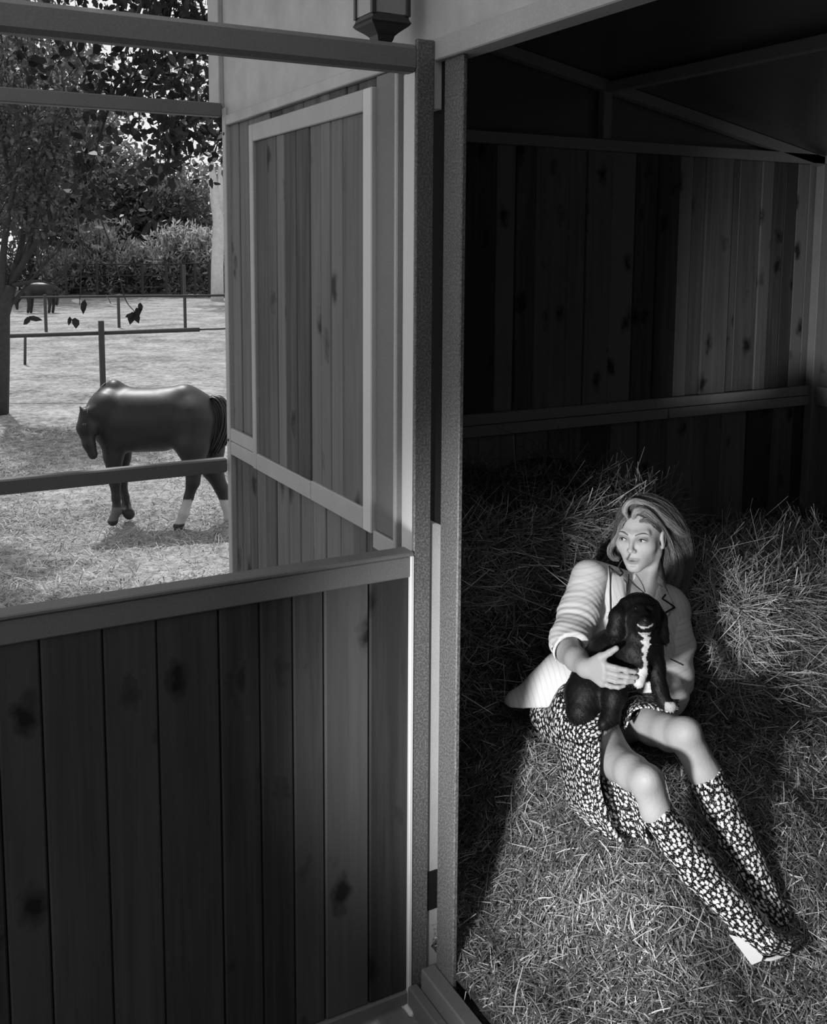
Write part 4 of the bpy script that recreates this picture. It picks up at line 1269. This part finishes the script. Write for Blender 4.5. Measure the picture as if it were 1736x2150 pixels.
def sdf_jacket(P):
    d = chain(P, [at(1262, 1262, 3.33), at(1382, 1290, 3.37)], [.102, .10], .03)
    d = smin(d, chain(P, [at(1241, 1212, 3.30), at(1404, 1276, 3.36)], [.058, .055], .02), .05)
    d = smin(d, chain(P, [at(1275, 1370, 3.26), at(1370, 1385, 3.29)], [.112, .10], .03), .07)
    d = smin(d, chain(P, [at(1228, 1450, 3.17), at(1335, 1462, 3.21)], [.11, .10], .03), .06)
    fl = chain(P, [at(1238, 1370, 3.24), at(1176, 1430, 3.19), at(1098, 1486, 3.21)], [.075, .072, .062], .04)
    d = smin(d, fl, .05)
    d = d + folds(P, 62, .0022) * np.clip((P @ -CY.astype(np.float32) + float(CY @ cst)) * 6, 0, 1)
    d = smax(d, half(P, hemA, hem_n), .006)
    # open neck
    d = smax(d, -chain(P, [at(1352, 1200, 3.28), at(1346, 1240, 3.265), at(1336, 1300, 3.24)], [.058, .053, .032], .02), .006)
    # open lap below the dog, so that it is a jacket and not a tube
    d = smax(d, -chain(P, [at(1330, 1440, 3.02), at(1310, 1560, 2.95)], [.09, .14], .02), .012)
    return d
allp = [at(1060, 1480, 3.3), at(1060, 1480, 3.05), at(1460, 1500, 3.4), at(1440, 1180, 3.45), at(1200, 1170, 3.2), at(1300, 1540, 2.98)]
lo, hi = bounds(allp, .05)
V, F = mesh_sdf(sdf_jacket, lo, hi, .005)
jac = link('jacket', mesh_np('jacket', V, F), M['tweed'], person)
jbvh = BVHTree.FromPolygons([tuple(v) for v in V.astype(float)], [tuple(f) for f in F.tolist()])
# sleeves
cuffc, cuffn = at(1200, 1364, 3.045), (wri1 - elb1)
def sdf_sleeve1(P):
    pts = [at(1238, 1214, 3.28), at(1214, 1290, 3.20), at(1196, 1345, 3.11), at(1200, 1372, 3.03)]
    d = chain(P, pts, [.062, .060, .058, .056], .03)
    ax = (pts[2] - pts[0]); L = np.linalg.norm(ax); t = ((P - pts[0].astype(np.float32)) @ (ax / L).astype(np.float32)) / L
    s = P @ CX.astype(np.float32)
    d = d - (.0008 * np.sin(t * 44 + 22 * s + 1.6 * np.sin(t * 9)) + .0007 * np.sin(t * 71 - 31 * s + 2 * np.sin(s * 40))) * np.clip(t * 2, 0, 1)
    d = smax(d, half(P, cuffc, cuffn), .004)
    hol = chain(P, [elb1, at(1215, 1386, 2.98)], [.049, .050], .02)
    return smax(d, -hol, .003)
lo, hi = bounds([at(1238, 1222, 3.28), at(1190, 1380, 3.03)], .10)
V, F = mesh_sdf(sdf_sleeve1, lo, hi, .004)
o = link('sleeve', mesh_np('sleeve', V, F), M['tweed_sleeve'], jac)
def sdf_sleeve2(P):
    pts = [at(1406, 1284, 3.35), at(1418, 1350, 3.31), at(1416, 1425, 3.21), at(1404, 1462, 3.12), at(1362, 1462, 3.02)]
    d = chain(P, pts, [.062, .058, .055, .052, .044], .03)
    t = (P @ CY.astype(np.float32)); s = P @ CX.astype(np.float32)
    d = d - .0016 * np.sin(t * 95 + 30 * s) 
    return smax(d, half(P, pts[4], pts[4] - pts[3]), .004)
lo, hi = bounds([at(1402, 1276, 3.35), at(1418, 1350, 3.31), at(1404, 1462, 3.12), at(1362, 1462, 3.02)], .09)
V, F = mesh_sdf(sdf_sleeve2, lo, hi, .004)
link('sleeve', mesh_np('sleeve', V, F), M['tweed_sleeve'], jac)
jb_body = BVHTree.FromPolygons([tuple(v) for v in V.astype(float)], [tuple(f) for f in F.tolist()])
def onj(x, y, lift=.004, fb=3.2, bv=None):
    """point of the jacket's front seen at pixel x, y, lifted off the cloth"""
    d = at(x, y, 1.0) - CAM_LOC
    h = (bv or jbvh).ray_cast(Vector(CAM_LOC), Vector(d / np.linalg.norm(d)))
    p = np.array(h[0]) if h[0] is not None else at(x, y, fb)
    return p - CF * lift
def lapel(corners, lift=.006, n=8):
    """raised flap between two edges given as pixel polylines"""
    A = catmull(np.array(corners[0], float), n); B = catmull(np.array(corners[1], float), n)
    base = np.array([[onj(*(a * (1 - u) + b * u), 0.0) for u in np.linspace(0, 1, n)] for a, b in zip(A, B)])
    dd = (base - CAM_LOC) @ CF
    md = np.median(dd); dd = np.clip(dd, md - .05, md + .05)
    G = np.array([[at(*(a * (1 - u) + b * u), dd[i, j] - lift) for j, u in enumerate(np.linspace(0, 1, n))] for i, (a, b) in enumerate(zip(A, B))])
    return solid_patch('lapel', G, .006, M['tweed'], jac)
lapel(([(1281, 1196), (1281, 1230), (1282, 1275), (1284, 1320)], [(1314, 1206), (1318, 1228), (1314, 1260), (1302, 1320)]))
lapel(([(1392, 1222), (1404, 1250), (1414, 1272), (1396, 1300)], [(1382, 1210), (1382, 1236), (1374, 1256), (1366, 1290)]))
def pipe(pts, r=.0023, lift=.012, bv=None):
    P = [onj(x, y, 0.0, 3.2, bv) for x, y in pts]; dd = np.array([(p - CAM_LOC) @ CF for p in P]); md = np.median(dd)
    dd = np.clip(dd, md - .03, md + .03)
    q = catmull(np.array([at(x, y, d - lift) for (x, y), d in zip(pts, dd)]), len(pts) * 4)
    tubeo('piping', q, r, M['piping'], jac, 6)
pipe([(1279, 1188), (1281, 1215), (1281, 1250), (1282, 1285), (1284, 1320)])
for s in ([(1278, 1189), (1290, 1199), (1302, 1209)], [(1302, 1209), (1306, 1205), (1308, 1202)], [(1308, 1202), (1303, 1196), (1298, 1190)], [(1298, 1190), (1302, 1182), (1306, 1176)]): pipe(s, .0026)
for s in ([(1397, 1248), (1393, 1253), (1390, 1257)], [(1390, 1257), (1403, 1265), (1417, 1275)], [(1417, 1275), (1406, 1281), (1394, 1288)]): pipe(s, .0028)
pipe([(1320, 1205), (1319, 1222), (1315, 1250)], .0016)
pipe([(1392, 1376), (1406, 1383), (1420, 1390), (1434, 1397)], .0016, .002, jb_body)
# thin cord at the throat
cv = [at(1321, 1216, 3.27), at(1330, 1226, 3.262), at(1342, 1236, 3.262), at(1352, 1245, 3.27)]
tubeo('neck_cord', catmull(np.array(cv), 12), .0017, M['piping'], person, 6)

# ---- skirt
M['floral_skirt'] = floral('floral_skirt', .0132, .27)
M['floral_boot'] = floral('floral_boot', .0172, .28, .5)
axN = kneN - thN; axF = kneF - thF
def sdf_skirt(P):
    d = chain(P, [hipN, thN, at(1328, 1622, 2.72)], [.100, .068, .058], .03)
    d = smax(d, half(P, at(1262, 1585, 2.86), CX * .96 - CY * .05 - CF * .25), .004)
    e = chain(P, [hipF, thF], [.100, .066], .03)
    e = smax(e, half(P, at(1330, 1500, 3.0), CX * .75 + CY * -.55 - CF * .2), .004)
    w = chain(P, [pel, at(1184, 1504, 3.16)], [.112, .082], .05)
    w = smin(w, rc(P, at(1135, 1500, 3.18), at(1195, 1540, 3.08), .035, .05), .05)
    w = smax(w, half(P, pel + CY * .005, CY), .01)
    w = smax(w, half(P, at(1290, 1540, 3.0), CX * .8 - CY * .6), .01)
    d = smin(smin(d, w, .04), e, .02)
    return d + .002 * np.sin(P @ (CX * 70 + CY * 30).astype(np.float32))
lo, hi = bounds([hipN, hipF, thN, pel, at(1120, 1500, 3.25), at(1262, 1640, 2.75), at(1120, 1560, 3.1), at(1400, 1480, 2.9)], .11)
V, F = mesh_sdf(sdf_skirt, lo, hi, .005)
skirt = link('skirt', mesh_np('skirt', V, F, True, None, wrap(V, [at(1140, 1490, 3.22), hipN, thN, at(1328, 1622, 2.72)])), M['floral_skirt'], person)
def drape(rows, nr, nc, amp, freq, name='drape'):
    R = np.array([[at(*p) for p in r] for r in rows])
    G = catmull(R, nr); G = np.swapaxes(catmull(np.swapaxes(G, 0, 1), nc), 0, 1)
    u = np.linspace(0, 1, nc)[None, :]; v = np.linspace(0, 1, nr)[:, None]
    w = amp * np.sin(u * freq + 1.3 * np.sin(v * 3)) * (0.25 + v)
    G = G - CF * w[..., None]
    cu = np.concatenate([np.zeros((nr, 1)), np.cumsum(np.linalg.norm(np.diff(G, axis=1), axis=2), 1)], 1)
    cw = np.concatenate([np.zeros((1, nc)), np.cumsum(np.linalg.norm(np.diff(G, axis=0), axis=2), 0)], 0)
    return solid_patch(name, G, .004, M['floral_skirt'], skirt, True, np.stack([cu * 0 + np.median(cu, 0)[None, :], cw, cu * 0], -1))
drape([[(1168, 1548, 3.03), (1190, 1556, 2.95), (1215, 1562, 2.885), (1240, 1560, 2.83), (1257, 1548, 2.80)],
       [(1178, 1600, 3.01), (1198, 1604, 2.93), (1220, 1606, 2.865), (1242, 1604, 2.81), (1259, 1600, 2.775)],
       [(1182, 1642, 2.98), (1202, 1648, 2.90), (1224, 1650, 2.84), (1246, 1650, 2.79), (1260, 1648, 2.765)],
       [(1190, 1682, 2.94), (1208, 1692, 2.86), (1232, 1696, 2.81), (1254, 1696, 2.775), (1272, 1692, 2.755)],
       [(1220, 1716, 2.86), (1238, 1726, 2.82), (1256, 1734, 2.78), (1274, 1740, 2.75), (1292, 1744, 2.735)],
       [(1246, 1738, 2.83), (1262, 1748, 2.79), (1278, 1756, 2.76), (1294, 1762, 2.735), (1310, 1766, 2.725)]], 40, 36, .012, 15)
drape([[(1262, 1628, 2.84), (1284, 1634, 2.825), (1304, 1640, 2.80), (1322, 1652, 2.775)],
       [(1268, 1660, 2.835), (1294, 1668, 2.81), (1318, 1676, 2.785), (1340, 1690, 2.76)],
       [(1276, 1700, 2.81), (1302, 1708, 2.785), (1328, 1718, 2.76), (1352, 1732, 2.735)],
       [(1290, 1742, 2.775), (1314, 1750, 2.75), (1338, 1758, 2.73), (1360, 1770, 2.715)]], 26, 26, .010, 13)
drape([[(1304, 1500, 3.00), (1318, 1474, 3.01), (1345, 1462, 3.0), (1385, 1466, 2.96), (1426, 1470, 2.94)],
       [(1309, 1512, 2.95), (1321, 1488, 2.935), (1348, 1476, 2.91), (1387, 1482, 2.885), (1427, 1482, 2.89)],
       [(1312, 1530, 2.915), (1325, 1500, 2.90), (1350, 1484, 2.885), (1388, 1494, 2.865), (1424, 1492, 2.87)]], 12, 26, .005, 16)

# ---- boots
def boot(label, shaft, sr, foot, fr, topA, topB, heel, sole):
    top_c = at(*topA) * .5 + at(*topB) * .5
    ax = at(*shaft[2]) - at(*shaft[0])
    e1 = at(*topB) - at(*topA); nrm = -(ax - e1 * (ax @ e1) / (e1 @ e1))
    P_ = [at(*p) for p in shaft]; Q_ = [at(*p) for p in foot]
    def f(P):
        d = chain(P, P_, sr, .010); d = smin(d, chain(P, Q_, fr, .008), .016)
        d = d + .0012 * np.sin(P @ (CY * 120 + CX * 60).astype(np.float32))
        d = smax(d, -chain(P, [P_[0] * 2 - P_[1], P_[1], P_[2]], [sr[0] - .004, sr[1] - .004, sr[2] - .006], .005), .002)
        return smax(d, half(P, top_c, nrm), .003)
    lo, hi = bounds(P_ + Q_, .075)
    V, F = mesh_sdf(f, lo, hi, .004)
    bo = link('boot', mesh_np('boot', V, F, True, None, wrap(V, P_ + Q_[1:])), M['floral_boot'], person); bo['label'] = label
    k = MB(); a = [at(x, y, d - .024) for x, y, d in heel]; c = [at(x, y, d + .024) for x, y, d in heel]
    n_ = len(heel); k.add(a + c, [tuple(range(n_)), tuple(range(2 * n_ - 1, n_ - 1, -1))] + [(i, (i + 1) % n_, n_ + (i + 1) % n_, n_ + i) for i in range(n_)])
    hb_ = k.build('heel', M['boot_white'], bo)
    k = MB(); q = catmull(np.array([at(*p) for p in sole]), 14); k.tube(q, np.concatenate([np.linspace(.004, .0055, 7), np.linspace(.0055, .003, 7)]), 8); k.build('sole', M['boot_white'], bo)
    return bo
M['boot_white'] = plain('boot_white', .74, .35, .4, .05)
boot('near floral knee boot with a white heel', [(1365, 1684, 2.635), (1377, 1702, 2.635), (1417, 1760, 2.64), (1462, 1822, 2.635), (1512, 1878, 2.62), (1564, 1934, 2.605)], [.042, .042, .0465, .0485, .044, .041],
     [(1564, 1936, 2.605), (1606, 1972, 2.59), (1645, 1985, 2.61), (1688, 1969, 2.68)], [.040, .034, .023, .005], (1350, 1725, 2.63), (1402, 1680, 2.63),
     [(1530, 1962, 2.60), (1566, 1972, 2.60), (1602, 2008, 2.60), (1598, 2018, 2.60), (1578, 2026, 2.60)], [(1596, 2012, 2.60), (1618, 2014, 2.60), (1645, 2004, 2.615), (1670, 1986, 2.65), (1690, 1969, 2.69)])
boot('far floral knee boot', [(1470, 1606, 2.79), (1479, 1626, 2.79), (1510, 1690, 2.785), (1546, 1757, 2.77), (1576, 1816, 2.75), (1604, 1876, 2.725)], [.0465, .0465, .0505, .048, .042, .038],
     [(1610, 1888, 2.72), (1634, 1918, 2.72), (1650, 1936, 2.76), (1668, 1940, 2.82)], [.038, .032, .024, .008], (1447, 1643, 2.79), (1512, 1606, 2.79),
     [(1584, 1900, 2.72), (1606, 1914, 2.72), (1618, 1944, 2.72), (1606, 1950, 2.72)], [(1618, 1944, 2.72), (1635, 1948, 2.72), (1655, 1948, 2.77), (1670, 1942, 2.82)])
print('LENGTHS thigh', lenv(hipN, kneN), lenv(hipF, kneF), 'shin', lenv(kneN, ankN), lenv(kneF, ankF), 'arm', lenv(sh1, elb1), lenv(elb1, wri1))
# ================================================================== the dog on her lap
DG = lambda *p: at(*p)
def sdf_dog(P):
    d = chain(P, [DG(1342, 1290, 2.95), DG(1345, 1300, 2.93)], [.064, .058], .02)               # skull
    d = smin(d, chain(P, [DG(1350, 1303, 2.895), DG(1354, 1311, 2.862)], [.036, .026], .02), .02)   # muzzle
    d = smin(d, DGE(P, (1353, 1322, 2.878), .020), .012)                                         # lower jaw
    d = smin(d, DGE(P, (1343, 1316, 2.868), .015), .008); d = smin(d, DGE(P, (1364, 1315, 2.868), .014), .008)
    d = smax(d, -DGE(P, (1334, 1276, 2.885), .011), .008); d = smax(d, -DGE(P, (1364, 1278, 2.885), .010), .008)
    d = smin(d, chain(P, [DG(1344, 1330, 2.94), DG(1338, 1365, 2.93), DG(1325, 1395, 2.94)], [.050, .062, .060], .03), .03)  # chest
    d = smin(d, chain(P, [DG(1330, 1350, 2.98), DG(1290, 1375, 3.02), DG(1258, 1415, 3.02), DG(1232, 1458, 2.99)], [.055, .072, .070, .066], .03), .03)
    d = smin(d, chain(P, [DG(1232, 1462, 2.98), DG(1222, 1492, 2.955)], [.062, .048], .02), .02)
    d = smin(d, chain(P, [DG(1300, 1420, 2.96), DG(1290, 1460, 2.92), DG(1283, 1505, 2.895), DG(1268, 1520, 2.88)], [.040, .032, .022, .019], .02), .02)
    d = smin(d, chain(P, [DG(1366, 1345, 2.93), DG(1376, 1400, 2.895), DG(1386, 1450, 2.87), DG(1394, 1474, 2.86), DG(1408, 1482, 2.845)], [.034, .026, .021, .018, .017], .015), .015)
    d = smin(d, chain(P, [DG(1346, 1375, 2.89), DG(1350, 1402, 2.865), DG(1341, 1432, 2.85)], [.026, .018, .017], .012), .012)
    # long ears
    d = smin(d, chain(P, [DG(1312, 1268, 2.945), DG(1299, 1295, 2.925), DG(1294, 1325, 2.92), DG(1300, 1346, 2.925)], [.018, .026, .027, .018], .015), .008)
    d = smin(d, chain(P, [DG(1374, 1272, 2.955), DG(1384, 1300, 2.935), DG(1387, 1330, 2.93), DG(1396, 1345, 2.93)], [.016, .021, .021, .012], .015), .008)
    return d - .0005 * np.sin(P @ np.array([230, 170, 60], np.float32)) * np.sin(P @ np.array([-90, 210, 140], np.float32))
def DGE(P, p, r): return np.linalg.norm(P - at(*p).astype(np.float32), axis=1) - r
dog = empty('dog', tuple(float(v) for v in at(1250, 1520, 2.95)))
tag(dog, 'small black long-eared dog with a white chin and chest held on the lap', 'dog')
lo, hi = bounds([DG(1342, 1290, 2.95), DG(1222, 1492, 2.955), DG(1408, 1482, 2.845), DG(1354, 1311, 2.862), DG(1294, 1325, 2.92), DG(1258, 1415, 3.03)], .085)
V, F = mesh_sdf(sdf_dog, lo, hi, .0034)
def proj_px(V):
    w = V - CAM_LOC; d = w @ CF
    return PPX + FPX * (w @ CX) / d, PPY - FPX * (w @ CY) / d, d
x, y, d = proj_px(V)
t = np.full(len(V), .006)
fr = d < 2.93
wob = 2.5 * np.sin(V[:, 2] * 300) + 2 * np.sin(V[:, 0] * 240)
sm = ((x - 1354) / 17.0) ** 2
t[fr & (np.abs(y - (1318 - 7 * sm)) < 2.3 + .25 * wob) & (np.abs(x - 1354.5) < 17)] = .42
t[fr & (np.abs(y - (1331 - 4 * sm)) < 2.4 + .25 * wob) & (np.abs(x - 1353) < 13)] = .5
t[fr & (y >= 1333) & (y < 1368 + wob) & (np.abs(x + wob - 1355) < 8)] = .62
t[fr & (y >= 1366) & (y < 1405) & (np.abs(x + .5 * wob - 1354) < 4)] = .5
t[(d < 2.90) & (y >= 1404) & (np.abs(x - 1343) < 16) & (x > 1326)] = .6
t[(d < 2.87) & (y >= 1474) & (x > 1396)] = .4
M['fur'] = tone_mat('fur', .5, .22, .3, 220.0)
body = link('body', mesh_np('body', V, F, True, t), M['fur'], dog)
# nose and eyes
Vn, Fn, th = sphere(at(1355, 1303, 2.851), .0105, -CF, 16, 12)
link('nose', mesh_np('nose', Vn, Fn), plain('dog_nose', .008, .5, .3), dog)
for p in ((1335, 1277, 2.899), (1364, 1279, 2.899)):
    Vn, Fn, th = sphere(at(*p), .0065, -CF, 16, 12)
    link('eye', mesh_np('eye', Vn, Fn), plain('dog_eye', .006, .3, .15), dog)
# fur tufts
r = np.random.default_rng(17)
me = body.data
n = 12000
fi = r.integers(len(F), size=n); P = V[F[fi]].mean(1)
e1 = V[F[fi, 1]] - V[F[fi, 0]]; e2 = V[F[fi, 3]] - V[F[fi, 0]]; nn = np.cross(e1, e2); nn /= (np.linalg.norm(nn, axis=1, keepdims=True) + 1e-9)
px_, py_, pd_ = proj_px(P)
T = nn * .22 + np.array([0, 0, -.8]) + r.normal(0, .35, (n, 3))
L = r.uniform(.004, .013, n) * np.where((py_ < 1330) & (np.abs(px_ - 1352) < 24), .35, 1.0)
L = L * np.where(t[F[fi, 0]] > .2, .5, 1.0)
Vb, Fb, tb = blades(P - nn * .001, T, nn, L, r.uniform(.0006, .0013, n), r.uniform(.0, .2, n), 5)
tb = np.repeat(t[F[fi, 0]], 6) * (.5 + tb)
o = link('fur', mesh_np('fur', Vb, Fb, False, tb), M['fur'], dog); o['kind'] = 'stuff'
# ================================================================== horses
hg_ = on_ground(240, 1099); DH = float((hg_ - CAM_LOC) @ CF)
def hp(x, y, o=0.0): return at(x, y, DH + o)
def sdf_horse(P):
    d = chain(P, [hp(242, 876, .0), hp(290, 882, .0), hp(340, 881, 0), hp(398, 870, 0)], [.27, .275, .270, .225], .10)
    d = smin(d, chain(P, [hp(224, 832), hp(240, 818), hp(262, 830)], [.085, .080, .06], .05), .08)      # withers
    d = smin(d, chain(P, [hp(352, 842), hp(388, 836), hp(426, 848)], [.10, .115, .08], .05), .09)        # croup
    d = smin(d, chain(P, [hp(242, 866, -.02), hp(220, 860, -.12), hp(199, 870, -.22)], [.23, .155, .095], .05), .06)   # neck
    hd = chain(P, [hp(184, 872, -.25), hp(179, 898, -.28), hp(187, 932, -.30), hp(195, 955, -.30)], [.078, .074, .054, .043], .03)
    hd = smin(hd, np.linalg.norm(P - hp(192, 900, -.26), axis=1) - .075, .04)
    d = smin(d, hd, .025)
    for ex, o in ((171, -.30), (181, -.20)):
        d = smin(d, rc(P, hp(ex + 4, 872, o), hp(ex - 3, 853, o), .034, .006), .012)
    # fore legs
    a = chain(P, [hp(240, 915, -.08), hp(238, 958, -.10), hp(241, 1008, -.10), hp(244, 1045, -.10), hp(246, 1070, -.10), hp(240, 1084, -.10), hp(237, 1094, -.10)], [.15, .088, .056, .037, .043, .036, .048], .03)
    d = smin(d, a, .07)
    a = chain(P, [hp(256, 915, .12), hp(256, 960, .14), hp(255, 1012, .16), hp(263, 1044, .14), hp(265, 1062, .13), hp(270, 1072, .06)], [.14, .080, .052, .034, .040, .034], .03)
    a = smin(a, rc(P, hp(270, 1074, .06), hp(271, 1079, -.02), .042, .054), .01)
    d = smin(d, a, .06)
    # hind legs
    a = chain(P, [hp(408, 885, -.08), hp(405, 935, -.12), hp(407, 972, -.14), hp(405, 1012, -.14), hp(396, 1045, -.14), hp(386, 1078, -.14), hp(379, 1096, -.14), hp(374, 1106, -.14)], [.20, .155, .098, .060, .042, .046, .038, .050], .03)
    d = smin(d, a, .08)
    a = chain(P, [hp(425, 890, .12), hp(438, 940, .14), hp(446, 985, .14), hp(464, 1024, .14), hp(474, 1060, .14), hp(482, 1090, .14), hp(478, 1104, .14), hp(474, 1110, .14)], [.19, .150, .10, .062, .043, .046, .038, .050], .03)
    d = smin(d, a, .08)
    d = smin(d, rc(P, hp(372, 905, -.1), hp(392, 930, -.1), .10, .09), .08)    # flank to stifle
    return d
def horse_tone(V):
    x, y, d = proj_px(V)
    t = np.full(len(V), .022)
    t[(y > 1050) & (x > 350)] = .42
    t[(y > 1066) & (x < 262)] = .11
    t[(y > 1094) & (x < 300)] = .03; t[(y > 1070) & (x > 256) & (x < 300)] = .03; t[(y > 1100)] = .04
    t[(y < 955) & (y > 880) & (x < 186)] *= .7
    return t
M['coat'] = tone_mat('coat', .46, .28, .15, 14.0)
M['horse_hair'] = plain('horse_hair', .02, .5, .4, .3, 30)
horse = empty('horse', tuple(float(v) for v in on_ground(300, 1099)))
tag(horse, 'dark horse with pale hind socks walking head down behind the pen rail', 'horse')
lo, hi = bounds([hp(165, 850, -.4), hp(490, 1112, .3), hp(240, 800, 0), hp(240, 1100, -.35), hp(490, 850, .4)], .1)
V, F = mesh_sdf(sdf_horse, lo, hi, .014)
hbody = link('body', mesh_np('body', V, F, True, horse_tone(V)), M['coat'], horse)
def hair_bundle(name, guides, n, spread, rad, seed, parent, mat):
    r = np.random.default_rng(seed); k = MB()
    for i in range(n):
        g = guides[r.integers(len(guides))]; q = catmull(np.array(g), 12)
        o_ = r.normal(0, 1, 3) * spread
        q = q + o_ * (np.linspace(.25, 1, 12) * np.linspace(1.1, .6, 12))[:, None]
        k.tube(q, np.linspace(rad, rad * .4, 12), 4)
    o = k.build(name, mat, parent); return o
hair_bundle('tail', [[hp(436, 842), hp(452, 836, -.02), hp(468, 850, -.04), hp(474, 885, -.04), hp(462, 925, -.04), hp(446, 952, -.04)],
                     [hp(436, 846), hp(446, 846, -.02), hp(456, 870, -.04), hp(455, 910, -.04), hp(444, 945, -.04)],
                     [hp(436, 842), hp(456, 838, .02), hp(474, 860, .02), hp(478, 900, .02), hp(464, 935, .0)]], 130, .032, .014, 3, horse, M['horse_hair'])
hair_bundle('mane', [[hp(226, 806, -.02), hp(216, 822, -.10), hp(212, 850, -.20)], [hp(212, 826, -.1), hp(203, 842, -.18), hp(202, 868, -.26)], [hp(198, 846, -.18), hp(190, 856, -.24), hp(188, 872, -.32)]], 60, .022, .007, 4, horse, M['horse_hair'])
for q in ((178, 892, -.345), ):
    Vn, Fn, th = sphere(hp(*q), .022, -CF, 12, 8); link('eye', mesh_np('eye', Vn, Fn), plain('horse_eye', .02, .1, .6), horse)

# grazing horse far out in the pasture, turned the same way
fh = on_ground(70, 657); s_ = 1.0
horse2 = empty('horse', tuple(float(v) for v in fh))
tag(horse2, 'small distant horse grazing behind the pasture rail under the slanting branches', 'horse')
DF = float((fh - CAM_LOC) @ CF)
def fp(x, y, o=0.0): return at(x, y, DF + o)
def sdf_far(P):
    d = chain(P, [fp(64, 606), fp(84, 608), fp(106, 606)], [.27, .26, .25], .1)
    d = smin(d, chain(P, [fp(60, 606), fp(44, 618), fp(34, 634)], [.2, .14, .10], .06), .08)
    d = smin(d, chain(P, [fp(34, 632), fp(36, 648)], [.10, .055], .04), .04)
    for x, o in ((60, -.15), (66, .15), (104, -.15), (112, .15)):
        d = smin(d, chain(P, [fp(x, 616, o), fp(x + 1, 638, o), fp(x - 1, 655, o)], [.13, .065, .06], .03), .06)
    return d
lo, hi = bounds([fp(20, 590, -.4), fp(125, 660, .4)], .35)
V, F = mesh_sdf(sdf_far, lo, hi, .04)
link('body', mesh_np('body', V, F, True, np.full(len(V), .02)), M['coat'], horse2)
hair_bundle('tail', [[fp(116, 602), fp(121, 615), fp(119, 640)]], 20, .04, .02, 5, horse2, M['horse_hair'])
